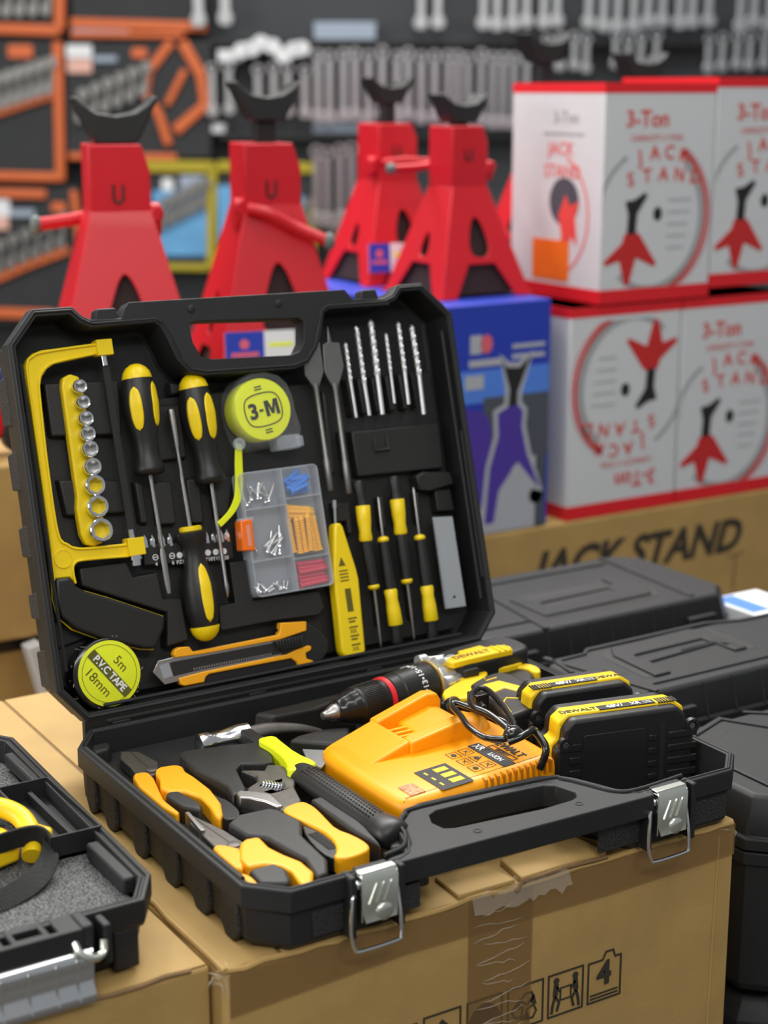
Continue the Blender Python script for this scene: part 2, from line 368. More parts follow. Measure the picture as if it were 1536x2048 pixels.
left = carton('brown carton carrying the grey foam lined case, left of the taped carton', -470, -24, -318, 240, -418, -52, bev=3)
part('top_flap', MB().prism([(-468, -316), (-26, -316), (-27, 100), (-468, 100)], -52, -50.6), CARD, left, bevel=0.5)
rid = MB(); rid.tube([(x, -317+random.uniform(-.8, .8), -51.5+random.uniform(-.9, .9)) for x in range(-470, -22, 18)], 1.8, 6); part('corrugated_edge', rid, CARDI, left)
bigc = carton('long brown carton lettered JACK STAND, beneath the red and white boxes', 560, 1700, 637, 1160, -418, -95.5, bev=5)
tx = MB().text('JACK STAND', 70, TR(1160, 636.6, -163) @ R('X', 90), bold=0.036, depth=.4, squeeze=.98, shear=0.30)
part('lettering', tx, INK, bigc, label='black italic JACK STAND lettering')
tx = MB(); tx.prism(thick([(1340, -196), (1372, -190)], 4), -.3, .3, xf=TR(0, 636.6, 0) @ R('X', 90)); tx.prism(thick([(1352, -250), (1356, -195)], 4), -.3, .3, xf=TR(0, 636.6, 0) @ R('X', 90))
part('umbrella_print', tx, CARDI, bigc)
lcu = carton('brown carton behind the lid, with the two nearer red stands on top', -560, 545, 560, 980, -104, 104, bev=5)
lcl = carton('brown carton behind the lid, below the carton carrying the two nearer red stands', -540, 540, 585, 980, -418, -122, bev=5)
solo('gap_shade_slab', 'black slab standing in for the shadow gap between the two stacked brown cartons behind the lid', 'filler', MB().box(-560, 550, 580, 980, -122, -104), BLKP, (0, 700, -122), bevel=1)  # black slab put in as the shadow of the gap
solo('white_post', 'thin white post leaning against the lower carton behind the lid', 'post', MB().prism([(-9, -12), (9, -12), (9, 12), (-9, 12)], 0, 320, xf=TR(246, 540, -419) @ R('Y', -13) @ R('X', -2)), POSTM, (246, 540, -419), bevel=1.5)
# ================================================================ the open tool case
case = thing('tool_case', 'open black plastic tool case full of yellow tools, standing on the taped carton', 'tool case', (220, -172, -49))
def ring3(poly, z): return [(p[0], p[1], z) for p in poly]
def shell(poly, depth, floor, lip=6.5, chamfer=7):
    poly = ccw(poly); m = MB()
    prof = [(-11, -depth), (-4.5, -depth+chamfer), (-3.5, -19), (0, -16), (0, -1), (-0.8, 0), (-2.2, 0), (-2.5, 1.2), (-4, 1.2), (-4.4, 0), (-lip, 0), (-lip-1.2, floor+3), (-lip-4, floor)]
    m.loft([ring3(off(poly, d), z) for d, z in prof]); return m
OUT_B = [(0, -32), (0, -318), (24, -343.5), (112, -343.5), (124, -338), (134, -322), (140, -306), (148, -290), (160, -279), (175, -274), (276, -280), (288, -285), (296, -296), (304, -315), (312, -336), (322, -343.5), (416, -343.5), (440, -320), (440, -30), (418, 0), (22, 0)]
part('base_shell', shell(OUT_B, 49, -44), CASE, case, bevel=0.5, seg=2, ang=25)
HOLE_B = [(162.6, -303), (168, -291), (177, -286.5), (230, -288), (271.5, -291.5), (279, -297), (284, -314), (279, -322), (271, -325), (246, -326), (172, -319), (164.5, -315)]
hp = MB().prism([(108, -345), (326, -350), (332, -349), (336, -341), (322, -336), (312, -333), (303, -312), (295, -294), (286, -283), (275, -278.5), (176, -272.5), (160, -277.5), (147, -289), (139, -306), (130, -326), (118, -334), (104, -336), (104, -344)], -17, 0.6, [HOLE_B])
part('carry_handle', hp, CASE, case, bevel=1.6, seg=3)
lp_ = MB().tube(smooth_path([(104, -332, 1.4), (122, -327, 1.4), (134, -312, 1.4), (140, -296, 1.4), (152, -283, 1.4), (170, -276.5, 1.4), (276, -283, 1.4), (290, -291, 1.4), (299, -309, 1.4), (308, -329, 1.4), (324, -337, 1.4), (372, -334, 1.4)], 5), 1.7, 8, flat=.8)
part('sealing_lip', lp_, CASE, case)
lp_ = MB().tube([(4.6, -40, 1), (4.6, -312, 1)], 2.0, 8); part('sealing_lip', lp_, CASE, case)
for x, y in ((182, -332), (273, -333)): part('screw_hole', MB().lathe([(0, 3.2), (.9, 3.2), (.9, 2.4), (.3, 2.2)], (x, y, 0.2), (0, 0, 1), 14), BLKM, case)
for ya, yb in ((-44, -62), (-80, -102), (-134, -158), (-188, -214), (-238, -264), (-284, -308)):   # grained pads along the left side
    gr = MB().prism([(ya, -17), (yb, -17), (yb-1, -40), (yb+5, -48.7), (ya-5, -48.7), (ya+1, -40)], -2.2, 2.6, xf=Matrix(((0, 0, -1, 4.0), (1, 0, 0, 0), (0, 1, 0, 0), (0, 0, 0, 1))))
    part('side_pad', gr, ROUGHP, case, bevel=1.6, seg=3)
for xa, xb in ((42, 66), (106, 128), (288, 326), (372, 414)): part('grain_panel', MB().box(xa, xb, -340.7, -337, -40, -21), ROUGHP, case, bevel=0.5)
# black pocket walls that hold the clasps
for xa, xb in ((66, 110), (326, 374)):
    pk = MB(); pk.box(xa, xa+5, -350, -336, -45, 0.8); pk.box(xb-5, xb, -350, -336, -45, 0.8); pk.box(xa+9, xb-9, -348.5, -336, -34, 1.6)
    part('clasp_pocket', pk, CASE, case, bevel=1.4, seg=3)
def clasp(x):
    c = MB(); w2 = 14.5
    c.loft([[(x-w2, -349.2, 2.2), (x+w2, -349.2, 2.2), (x+w2, -351.0, 0.6), (x-w2, -351.0, 0.6)],
            [(x-w2, -351.6, -3), (x+w2, -351.6, -3), (x+w2, -352.8, -3), (x-w2, -352.8, -3)],
            [(x-w2, -351.4, -24), (x+w2, -351.4, -24), (x+w2, -352.6, -24), (x-w2, -352.6, -24)],
            [(x-w2+2, -353.2, -33), (x+w2-2, -353.2, -33), (x+w2-2, -354.4, -33), (x-w2+2, -354.4, -33)]])
    c.box(x-w2, x-w2+1.2, -352, -344, -33, 0); c.box(x+w2-1.2, x+w2, -352, -344, -33, 0)
    c.box(x-w2, x+w2, -350, -343, 1.2, 2.4)
    p = part('clasp_plate', c, ZINC, case, bevel=0.5, label='bright zinc clasp plate')
    r = MB()
    for k in range(3): r.tube([(x-9+k*6, -353.0, -20), (x-3+k*6, -353.0, -6)], [.9, .9], 8)
    r.ball((x+3, -353.2, -28), 7, 1.0, .28, .9, 16)
    part('pressed_ribs', r, ZINC, p)
    r = MB().lathe([(0, 3.4), (1.6, 3.2), (2.6, 1.5)], (x-w2-.5, -346.5, -7), (-1, 0, 0), 12); part('pivot_pin', r, CHR, p)
    l = MB(); l.tube(smooth_path([(x-w2-2.5, -348, -15), (x-w2-6, -350, -13), (x-w2-8, -352, -20), (x-w2-9.5, -353.5, -38), (x-w2-7, -354.5, -49), (x-w2-2, -355, -51.5), (x+w2-3, -355, -51), (x+w2+1, -354.5, -48), (x+w2+1.4, -353, -34), (x+w2+1, -349, -14)], 5), 1.35, 8)
    part('wire_loop', l, CHR, p, label='bright bent wire loop')
clasp(88); clasp(348)

# insert tray of the base
it = MB().prism([(9, -36), (9, -313), (28, -334), (104, -334), (122, -326), (136, -300), (143, -286), (143, -150), (146, -60), (146, -9), (30, -9)], -40, -20)
part('insert_tray', it, CASE_IN, case, bevel=1.5)
def block(poly, z0, z1, sm=0, bev=2.6, fr_=FB, name='insert_block', tap=2.0): part(name, MB().prism(smoothpoly(ccw(poly), sm) if sm else poly, z0, z1, taper=tap), TRAY, case, bevel=bev, seg=3, frame=fr_)
BK1 = [(64.8,-80.6),(73.8,-73.0),(133.3,-87.5),(136.0,-91.4),(134,-116.6),(124,-137),(113.4,-134.2),(100.4,-126.2),(94.0,-132.7),(82.1,-172.3),(63.9,-178.7),(69.0,-157.9),(68.2,-146.6),(62.8,-116.3)]
BK2 = [(40.3,-219.1),(52.2,-208.4),(79.0,-210.2),(83.8,-217.0),(88.5,-243.0),(76.8,-264.6),(72.6,-307.2),(62.2,-326.4),(53.9,-326.3),(60.1,-298.9),(56.8,-279.1),(53.9,-252.5),(43.6,-243.5)]
BK3 = [(110.7,-210.9),(124.8,-209.3),(128.7,-250.2),(124.8,-277.9),(116.1,-309.9),(110.3,-277.6),(109.6,-255.4)]
block(BK1, -30, -3); block(BK2, -30, -3, tap=0); block(BK3, -30, -3)
block([(24,-143),(29,-135),(41,-139),(45,-164),(44,-173),(38,-184),(27,-168)], -30, -6)
block([(17,-291),(41,-290),(44,-305),(39,-319),(34,-326),(15,-314)], -30, -4)
block([(150.7,-104),(160,-99),(196.0,-97),(214.3,-104),(196.0,-132),(182,-134)], -40, -1, 0)
block([(158,-28),(250,-24),(262,-34),(213,-50),(170,-48)], -40, -3, 0)
block([(14,-12),(14,-30),(30,-30),(36,-20),(36,-12)], -40, -8, 0)
block([(120,-312),(152,-318),(150,-303),(139,-296),(124,-303)], -40, -6, 0)
block([(398,-120),(430,-120),(430,-135),(402,-135)], -44, -12, 0)
block([(300,-30),(430,-12),(430,-24),(300,-38)], -44, -14, 0)
block([(372,-44),(430,-36),(430,-50),(380,-56)], -44, -8, 0)

# hinge
hg = MB(); hg.rod((40, 3, 3.6), (400, 3, 3.6), 3.2, 10); hg.box(20, 420, 0.6, 6.5, -18, 8.5)
for x in (52, 180, 300, 388): hg.box(x-8, x+8, -2, 7, -8, 3)
part('hinge', hg, BLKM, case, bevel=0.4)

# the lid
OUT_L = [(0, 28), (22, 0), (418, 0), (440, 24), (440, 312), (411, 342.5), (384, 342.5), (376, 334), (366, 331), (305, 331), (296, 326), (290, 308), (284, 294), (274, 283), (262, 280), (176, 282), (164, 285), (156, 294), (150, 312), (144, 326), (136, 331), (78, 331), (70, 335), (62, 343.5), (27, 343.5), (2, 316)]
lid = part('lid_shell', shell(OUT_L, 47, -40), CASE, case, bevel=0.5, ang=25, frame=FL)
hp = MB().prism([(76, 331), (104, 330), (108, 338), (113, 343.5), (326, 341.5), (333, 332), (370, 330), (372, 324), (300, 325), (291, 308), (285, 290), (274, 280), (262, 276), (176, 278), (164, 281), (155, 291), (148, 312), (142, 325), (80, 326)], -17, .6, [[(166, 321), (167, 305), (173, 292), (182, 289), (262, 286), (270, 288.5), (276, 297), (279, 315), (274, 318.5), (172, 323)]])
part('lid_handle', hp, CASE, lid, bevel=1.6, seg=3, frame=FL)
for xa, xb in ((80, 104), (341, 363)): part('catch_tab', MB().prism([(xa, 328), (xb, 328), (xb-3, 340), (xa+4, 340)], -14, -1), CASE, lid, bevel=1.2, frame=FL)
for x, y in ((170, 334), (256, 333)): part('rivet_head', MB().lathe([(0, 3.6), (1.2, 3.4), (1.8, 2)], (x, y, .3), (0, 0, 1), 14), CASE, lid, frame=FL)
lp_ = MB()
lp_.tube([(12, 44, -4), (12, 300, -4)], 1.6, 6); lp_.tube([(428, 40, -4), (428, 296, -4)], 1.6, 6); lp_.tube([(40, 10.5, -4), (400, 10.5, -4)], 1.6, 6)
lp_.tube([(432, 60, -2), (432, 200, -2)], 1.3, 6)
part('inner_bead', lp_, CASE, lid, frame=FL)
for ua, ub in ((292, 250), (230, 196), (168, 140), (112, 88), (64, 30)):
    gr = MB().prism([(ua, -17), (ub, -17), (ub+2, -40), (ua-2, -40)], -2.0, 2.8, xf=Matrix(((0, 0, -1, 4.0), (1, 0, 0, 0), (0, 1, 0, 0), (0, 0, 0, 1))))
    part('side_pad', gr, ROUGHP, lid, bevel=1.6, seg=3, frame=FL)
def lblock(poly, z0, z1, sm=0): part('insert_block', MB().prism(smoothpoly(ccw(poly), sm) if sm else poly, z0, z1, taper=1.5), TRAY, lid, bevel=1.6, seg=3, frame=FL)
part('insert_panel', MB().prism([(14, 34), (30, 14), (410, 14), (426, 34), (426, 262), (14, 262)], -39.5, -30), TRAY, lid, bevel=1, frame=FL)
lblock([(34.7,284.8),(104,281.9),(100,232.3),(34.2,237.6)], -34, -21, 0)
lblock([(34.9,203.1),(96.5,195.9),(94.8,165.3),(37.3,169.9)], -34, -21, 0)
lblock([(124,256),(158,256),(158,206),(124,206)], -34, -23, 0)
lblock([(102.4,193.7),(112,191.3),(112,153.1),(102.7,155.5)], -34, -21, 0)
lblock([(119.5,190.9),(139,189.7),(138,149.7),(119,151.1)], -34, -21, 0)
lblock([(150,190),(166,189.6),(164,146.9),(150,148.7)], -34, -21, 0)
lblock([(176,190),(199,188),(188,150),(174,150)], -34, -21, 0)
lblock([(40,110),(39.9,127.2),(85.4,126.2),(89.3,113.0),(112,113.5),(113.7,90.4),(130,88.3),(131.6,48.2),(107.6,46.0),(112.8,76)], -34, -17, 0)
lblock([(178,112),(199,112),(198,75.4),(265,73.8),(268,56.5),(259.9,50.0),(215.1,52.1),(160,51.8),(162,76),(178,76)], -34, -17, 0)
for xa, xb in ((324, 331), (336, 345), (351, 360), (366, 375), (381, 390), (395, 399)): lblock([(xa, 262), (xb, 262), (xb+1, 226), (xa+1, 226)], -34, -19, 0)
lblock([(322,214),(421.7,212.3),(420,166),(322,169)], -34, -20, 0)
lblock([(344,205),(344,190),(362,190),(362,205),(358,205),(358,194),(348,194),(348,205)], -20, -17.5, 0)
lblock([(293,151),(309,149.6),(310,130),(293,130)], -34, -20, 0)
lblock([(382,164),(392,168),(424,164),(426.7,150),(400,146),(384,149)], -34, -16, 0)
lblock([(403,150),(424,148.2),(425.5,124),(403,126)], -34, -20, 0)
for xa, xb in ((304, 312), (323, 330), (341, 349), (360, 368), (381, 388)): lblock([(xa, 150), (xb, 150), (xb-1, 118), (xa-1, 118)], -34, -20, 0)
for xa, xb in ((304, 311), (324, 329), (341, 348), (360, 368)): lblock([(xa, 88), (xb, 88), (xb-2, 30), (xa-2, 30)], -34, -22, 0)
lblock([(297.5,255),(305,250),(301.7,175),(292.8,175)], -34, -20, 0)
lblock([(311,215),(318,215),(318,170),(311,170)], -34, -20, 0)
lblock([(150, 262), (150, 276), (172, 270), (172, 264)], -34, -24, 0)
lblock([(14, 60), (46, 66), (40, 88), (14, 86)], -34, -26, 0)
# ================================================================ tools in the lid (lid frame: x along the hinge, y up the lid, z out of it)
LP = 'black plastic lid'
# hacksaw
SAW = [(96.2,314.4),(95.0,302.1),(84.4,302.9),(79.7,302.6),(44.3,298.3),(36.9,294.4),(31.5,288.3),(28.4,279),(27.4,269.9),(25.4,213.3),(25.6,160.5),(27.5,153),(30.6,149),(35.6,145.6),(43.6,142.8),(83.6,141.0),(83.6,145.0),(99.2,144.2),(98.4,129.6),(82.6,129.1),(40.5,131.6),(35.7,128.9),(34.0,122.3),(34.4,114.2),(30.0,120.1),(17.3,120.6),(14.5,111.4),(15.1,125.0),(16.5,145.2),(17.5,200.1),(17.7,259.5),(17.0,290.7),(18.3,299.1),(22,304.5),(27,308.5),(34.3,310.5),(84.3,312.4),(84.7,315.2)]
t = thing('hacksaw', 'yellow framed hacksaw with black grip along the left side of the lid', 'saw', (40, 200, -20), FL)
p = part('frame', MB().prism(SAW, -20, -12), YEL, t, bevel=1.6, seg=3)
rim = MB()
rim.tube(smooth_path([(84, 311.5, -11.5), (40, 309, -11.5), (26, 306, -11.5), (19.5, 297, -11.5), (18.7, 260, -11.5), (18.4, 200, -11.5), (17.6, 145, -11.5), (15.6, 118, -11.5)], 5), 1.3, 8)
rim.tube(smooth_path([(80, 303.6, -11.5), (46, 299.6, -11.5), (35, 295, -11.5), (28.5, 286, -11.5), (26.6, 268, -11.5), (24.6, 213, -11.5), (25, 158, -11.5), (32, 147, -11.5), (44, 141.8, -11.5), (84, 139.6, -11.5)], 5), 1.2, 8)
rim.tube(smooth_path([(84, 130, -11.5), (44, 132.5, -11.5), (35, 130, -11.5), (33.2, 122, -11.5), (34, 114, -11.5)], 5), 1.2, 8)
rim.box(82.5, 96.5, 301.5, 315, -21, -8); rim.box(84, 99, 129.5, 144.6, -21, -8)
part('raised_rim', rim, YEL, p, bevel=.6)
part('round_boss', MB().lathe([(0, 8), (1.0, 8), (1.1, 7.2), (.6, 7.0), (.6, .1)], (26.5, 136, -12.1), (0, 0, 1), 24), YEL, p)
H = [(15.5,120.6),(28.6,120.2),(33,112),(40,106.8),(61.2,97.4),(107.8,74.2),(105,64),(94.7,48.4),(83.7,50.5),(50,64),(26,77),(15.7,88.5),(13.6,104.7)]
part('grip', MB().prism(H, -22, -7), BLKR, t, bevel=3, seg=4, label='smooth black plastic grip')
part('grip_edge', MB().prism(off(ccw(H), .9), -16.5, -15), YEL, t)
bl = MB().prism([(86.6,299),(92.5,299),(93.9,147),(87.8,147)], -14.5, -13.7); 
for i in range(60): bl.prism([(92.4+i*.025, 296-i*2.45), (93.5+i*.025, 295-i*2.45), (92.4+i*.025, 294-i*2.45)], -14.4, -13.8)
part('blade', bl, BLKM, t)
part('blade_pin', MB().rod((89, 304, -14), (89.4, 293, -14), 3.0, 12), CHR, t)
part('blade_pin', MB().rod((90.5, 143, -14), (90, 152, -14), 3.0, 12), CHR, t)
part('tension_screw', MB().lathe([(0, 6), (4, 6), (4, 4.5), (9, 4.5)], (91, 130, -14), (0, -1, 0), 16), CHR, t)

# socket rail
t = thing('socket_rail', 'yellow rail that holds the nine chrome sockets inside the lid', 'tool holder', (61, 215, -20), FL)
a, b = (57.6, 279), (57.4, 153.8)
rail = [(a[0]-9, a[1]), (a[0]-7, a[1]+7), (a[0], a[1]+10), (a[0]+7.5, a[1]+7), (a[0]+9.6, a[1]), (b[0]+11.4, b[1]), (b[0]+8, b[1]-9), (b[0], b[1]-11.5), (b[0]-8, b[1]-9), (b[0]-11, b[1]), (b[0]-11.5, 176), (b[0]-9.5, 186)]
part('rail_body', MB().prism(rail, -24, -15), YEL, t, bevel=1.8, seg=3)
SOCK = [(60.3,276.8),(61.2,263.4),(61.6,249.5),(61.2,236.7),(61.2,223.8),(61.2,208.8),(61.1,193.1),(60.8,175.2),(60.6,155.2)]
RS = [6.0, 6.0, 6.5, 6.7, 7.2, 7.6, 8.8, 9.3, 10.1]
words = ['topmost and smallest', 'second from the top', 'third from the top', 'fourth from the top', 'middle one', 'fourth from the bottom', 'third from the bottom', 'second from the bottom', 'bottommost and largest']
for i, ((x, y), r) in enumerate(zip(SOCK, RS)):
    s_ = thing('socket', 'chrome socket on the yellow rail, '+words[i], 'socket', (x-2, y, -15), FL, 'chrome sockets on the yellow rail')
    m = MB(); seg = 24; rings = []
    hexr = [(r*.66)/math.cos(((2*math.pi*k/seg+math.pi/6) % (math.pi/3))-math.pi/6) for k in range(seg)]
    for z, rr in ((-15, r*.82), (-9, r*.84), (-7, r), (-3.4, r), (-2.6, r*.93)):
        rings.append([(x+(-15-z)*-.0+rr*math.cos(2*math.pi*k/seg), y+rr*math.sin(2*math.pi*k/seg), z) for k in range(seg)])
    for z, q in ((-2.9, 1.0), (-9, 1.0), (-13, .9)):
        rings.append([(x+hexr[k]*q*math.cos(2*math.pi*k/seg), y+hexr[k]*q*math.sin(2*math.pi*k/seg), z) for k in range(seg)])
    m.loft(rings, True, False); part('socket_wall', m, CHR, s_, sharp=30)
    part('socket_floor', MB().lathe([(0, r*.7), (.5, r*.7)], (x, y, -13.2), (0, 0, 1), 16), YEL if i > 5 else STEEL, s_)

# the three big screwdrivers
def driver(label, pts, prof, cap, oval, tip, shaft_r, ph=False, flip=False, z=-13):
    (x0, y0), (x1, y1), (x2, y2) = pts
    d = Vector((x1-x0, y1-y0, 0)).normalized(); n = Vector((-d.y, d.x, 0)); L = (Vector((x1, y1, 0))-Vector((x0, y0, 0))).length
    t = thing('screwdriver', label, 'screwdriver', (x0, y0, z), FL, 'large screwdrivers in the lid')
    P = Vector((x0, y0, z))
    part('handle', MB().lathe([(L*k, r) for k, r in prof], P, d, 28), BLKR, t, sharp=60)
    part('end_cap', MB().lathe(cap, P, d, 28), YEL, t, sharp=60, label='yellow domed end cap')
    for ang, a0, a1, hw in oval:                 # inlaid yellow ovals wrapped on the handle
        m = MB(); N_ = 14; vs = []; fs = []
        def rad(k):
            for (k0, r0), (k1, r1) in zip(prof, prof[1:]):
                if k0 <= k <= k1: return r0+(r1-r0)*(k-k0)/max(k1-k0, 1e-6)
            return prof[-1][1]
        W_ = 7
        for i in range(N_+1):
            q = -1+2*i/N_; k = a0+(a1-a0)*(q+1)/2; h = hw*math.sqrt(max(0, 1-abs(q)**2.4))+.01; r = rad(k)+.35
            for j in range(W_+1):
                th_ = math.radians(ang)+h/r*(-1+2*j/W_)
                vs.append(tuple(P+d*(L*k)+(n*math.sin(th_)+Vector((0, 0, 1))*math.cos(th_))*r))
        for i in range(N_):
            for j in range(W_): k0 = i*(W_+1)+j; fs.append((k0, k0+1, k0+W_+2, k0+W_+1))
        m.add(vs, fs); o = part('grip_inlay', m, YEL, t, sharp=60, label='yellow oval grip inlay')
        sd = o.modifiers.new('solid', 'SOLIDIFY'); sd.thickness = .8*S; sd.offset = 0
    P1 = P+d*L; e = (Vector((x2, y2, z))-P1); Ls = e.length
    m = MB()
    if tip == 'slot':
        m.lathe([(0, shaft_r), (Ls*.62, shaft_r)], P1, e, 14); q = P1+e.normalized()*Ls*.62; m.lathe([(0, shaft_r), (4, shaft_r*1.35), (Ls*.30, shaft_r*1.3), (Ls*.38, shaft_r*.9)], q, e, 14, flat=.35)
    elif tip == 'cross':
        m.lathe([(0, shaft_r), (Ls*.30, shaft_r), (Ls*.301, shaft_r*1.1), (Ls*.86, shaft_r*1.1), (Ls*.90, shaft_r*1.5), (Ls*.96, shaft_r*1.1), (Ls, .6)], P1, e, 14)
    else:
        m.lathe([(0, shaft_r), (Ls-33, shaft_r), (Ls-33, shaft_r*1.35), (Ls-4, shaft_r*1.9), (Ls, shaft_r*1.8)], P1, e, 14)
    part('shaft', m, STEEL, t)
    return t
PR = [(0.0, 12.6), (.12, 14.4), (.28, 15.2), (.45, 14.0), (.62, 11.0), (.78, 10.4), (.88, 12.0), (.93, 13.4), (.97, 13.2), (1.0, 10.5)]
CAP = [(-12.5, .2), (-11.6, 4.5), (-9, 8.6), (-5, 11.6), (-.5, 12.9), (.8, 12.9)]
driver('slotted screwdriver with black and yellow handle, nearest the hacksaw blade', [(116, 280), (115.1, 196), (116.8, 93)], PR, CAP, [(-38, .10, .55, 5.6), (40, .06, .52, 5.4)], 'slot', 2.0)
driver('crosshead screwdriver with black and yellow handle, beside the tape measure', [(167.6, 267), (171.2, 182), (170.6, 81)], PR, CAP, [(-42, .10, .55, 5.6), (22, .08, .56, 6.0)], 'cross', 1.9)
PR3 = [(0.0, 11.5), (.06, 13.2), (.2, 14.8), (.45, 14.6), (.62, 11.0), (.74, 9.2), (.86, 9.8), (.92, 13.0), (.99, 13.4), (1.0, 9)]
t3 = driver('upside down screwdriver with hex socket tip, its yellow domed end lowest', [(145.0, 59), (145.0, 143), (143.0, 250)], PR3, CAP, [(0, .05, .66, 5.2)], 'sock', 2.0)
part('collar', MB().lathe([(0, 9), (1, 10), (4, 10), (5, 8)], (145.0, 142.5, -13), (0, 1, 0), 24), YEL, t3)

# tape measure with strap
t = thing('tape_measure', 'round lime tape measure in a clear case beside the clear organizer', 'tape measure', (224, 240, -18), FL)
body = [(199.5, 215), (196, 228), (195, 242), (198, 258), (206, 268.5), (218, 273.5), (233, 274), (246, 270), (254, 262), (258, 250), (259, 236), (262, 222), (261, 212), (252, 208.5), (236, 206), (216, 205), (204, 207)]
part('clear_housing', MB().prism(body, -27, 1), CLEAR, t, bevel=5, seg=4)
part('tape_reel', MB().lathe([(0, 25), (0.1, 27.5), (20, 28.2), (22.5, 27), (22.6, 26), (22.6, .1)], (226, 240.5, -23), (0, 0, 1), 40), LIME, t)
dc = MB(); XF = TR(225.8, 240.5, -.1) @ R('Z', 8)
o_ = smoothpoly([(-19, 8), (-12, 15), (12, 15), (19, 8), (19, -8), (12, -15), (-12, -15), (-19, -8)], 2); dc.prism(ccw(o_), -.2, .2, [off(ccw(o_), -.9)], xf=XF)
dc.text('3', 19, XF @ TR(-10, -.5), bold=.03, depth=.3); dc.prism([(2, -7), (2, 7), (6, 7), (8.8, -1), (11.6, 7), (15.6, 7), (15.6, -7), (12.4, -7), (12.4, 3), (10, -5.5), (7.6, -5.5), (5.2, 3), (5.2, -7)], -.2, .3, xf=XF)
for x in (-3.2, -1.2): dc.prism(ellipse(x, -.5, 1.0, 1.2, 12), -.2, .3, xf=XF)
for yy in (19.5, -19.5):
    for dd in (-1.2, 1.2): dc.prism(rect(-3.5, yy+dd-.5, 3.5, yy+dd+.5), -.2, .2, xf=XF)
part('lettering', dc, BLKM, t)
mt = MB().box(238, 262, 203, 216, -24, -6); mt.box(256, 264, 204, 214, -18, -4); part('tape_mouth', mt, CLEARW, t, bevel=1.5)
st = MB(); path = smooth_path([(202, 214), (200.5, 206), (198.6, 194), (196.6, 179.5), (193.1, 166), (184.6, 154.4), (171.5, 145)], 5)
st.prism(thick(path, [5.5+2.2*math.sin(math.pi*min(1, i/len(path)*1.2)) for i in range(len(path))]), -11.5, -9.5)
part('wrist_strap', st, LIME, t, bevel=.6, label='lime yellow wrist strap')
part('strap_anchor', MB().lathe([(0, 5.6), (3, 5.4), (3, 2.2), (1, 2)], (201, 213, -9), (0, 0, 1), 18), CLEARW, t)

# bit holder
t = thing('bit_holder', 'black strip of small screwdriver bits behind the screwdriver shafts', 'bit holder', (144, 128, -22), FL)
part('strip', MB().prism([(101,137),(186,131),(184.5,114),(100,120)], -26, -18), BLKM, t, bevel=.8)
bt = MB()
for x in (104.4, 111.3, 120.4, 127.4, 162.1, 169.2, 176.3, 182):
    y = 137-(x-100)*.07
    bt.lathe([(0, 2.6), (6, 2.6), (8, 1.8), (11, .6)], (x, y-2, -20), (0, 1, 0), 6)
part('bits', bt, CHR, t)
wt = MB()
for x, s_ in ((111, '4'), (126.5, '6'), (133.5, 'PZ1'), (160.5, 'T10'), (168, 'T15'), (176, 'T20')):
    y = 126-(x-100)*.06
    wt.prism(ellipse(x, y, 2.7, 2.7, 18), -18, -17.7, [ellipse(x, y, 2.0, 2.0, 18)] if len(s_) < 3 else ()); wt.prism(rect(x-1.7, y-.35, x+1.7, y+.35), -18, -17.6)
    wt.text(s_, 4.6, TR(x, y-6, -17.8), bold=.01, depth=.1)
part('size_marks', wt, WHT, t)

# clear organizer with its contents
t = thing('parts_organizer', 'clear divided box of screws and coloured wall anchors in the lid', 'organizer box', (235, 130, -20), FL)
o_ = rrect(195, 76.5, 273.5, 187.3, 5)
part('organizer_shell', MB().prism(o_, -21, -19.8).prism(ccw(o_), -21, -4, [off(ccw(o_), -1.3)]), CLEARW, t, bevel=.5)
part('organizer_cover', MB().prism(off(ccw(o_), -.3), -3.9, -3.0), CLEAR, t, bevel=.3)
dv = MB()
dv.box(235.6, 236.9, 77, 187, -20, -4); dv.box(196, 236, 153.8, 155, -20, -4); dv.box(196, 236, 107.8, 109, -20, -4); dv.box(236, 273, 158.8, 160, -20, -4); dv.box(236, 273, 104.5, 105.7, -20, -4)
part('dividers', dv, CLEARW, t)
random.seed(11)
def screw(m, p, a, L, r, el=0.0):
    d = Vector((math.cos(a)*math.cos(el), math.sin(a)*math.cos(el), math.sin(el)))
    prof = [(0, r*1.9), (.8, r*1.8), (1.8, r)]; n = int(L/1.1)
    for i in range(n): prof += [(2+i*1.1, r*.75), (2.5+i*1.1, r*1.1)]
    prof += [(L+2.2, .2)]; m.lathe(prof, p, d, 8)
def screws(n, x0, x1, y0, y1, L, r):
    for i in range(n):
        m = MB(); p = (random.uniform(x0, x1), random.uniform(y0, y1), random.uniform(-17, -11)); a = random.choice((1, -1))*random.uniform(.3, 2.6)
        e = (min(max(p[0]+L*math.cos(a), x0-2), x1+2)-p[0]); a = math.acos(max(-1, min(1, e/L)))
        screw(m, p, a, L, r)
        solo('screw', SCL, 'screw', m, CHR, p, FL, SCG)
SCL, SCG = 'long silver screw in the upper left cell of the clear organizer', 'long screws in the organizer'
screws(11, 200, 228, 158, 166, 13, 1.2)
SCL, SCG = 'thin silver screw in the middle left cell of the clear organizer', 'thin screws in the organizer'
screws(9, 204, 230, 111, 120, 18, 1.3)
SCL, SCG = 'short silver screw in the lower left cell of the clear organizer', 'short screws in the organizer'
screws(13, 199, 230, 79, 83, 7, 1.2)
def anchor(label, group, m_, p, a, L, r):
    m = MB(); d = Vector((math.cos(a), math.sin(a), 0)); prof = [(0, r*1.3), (1.2, r*1.3), (1.3, r)]; n = int((L-4)/2.2)
    for i in range(n): prof += [(1.6+i*2.2, r*.85), (3.0+i*2.2, r*1.15)]
    prof += [(L, r*.6)]; m.lathe(prof, p, d, 10); return solo('wall_anchor', label, 'wall plug', m, m_, p, FL, group)
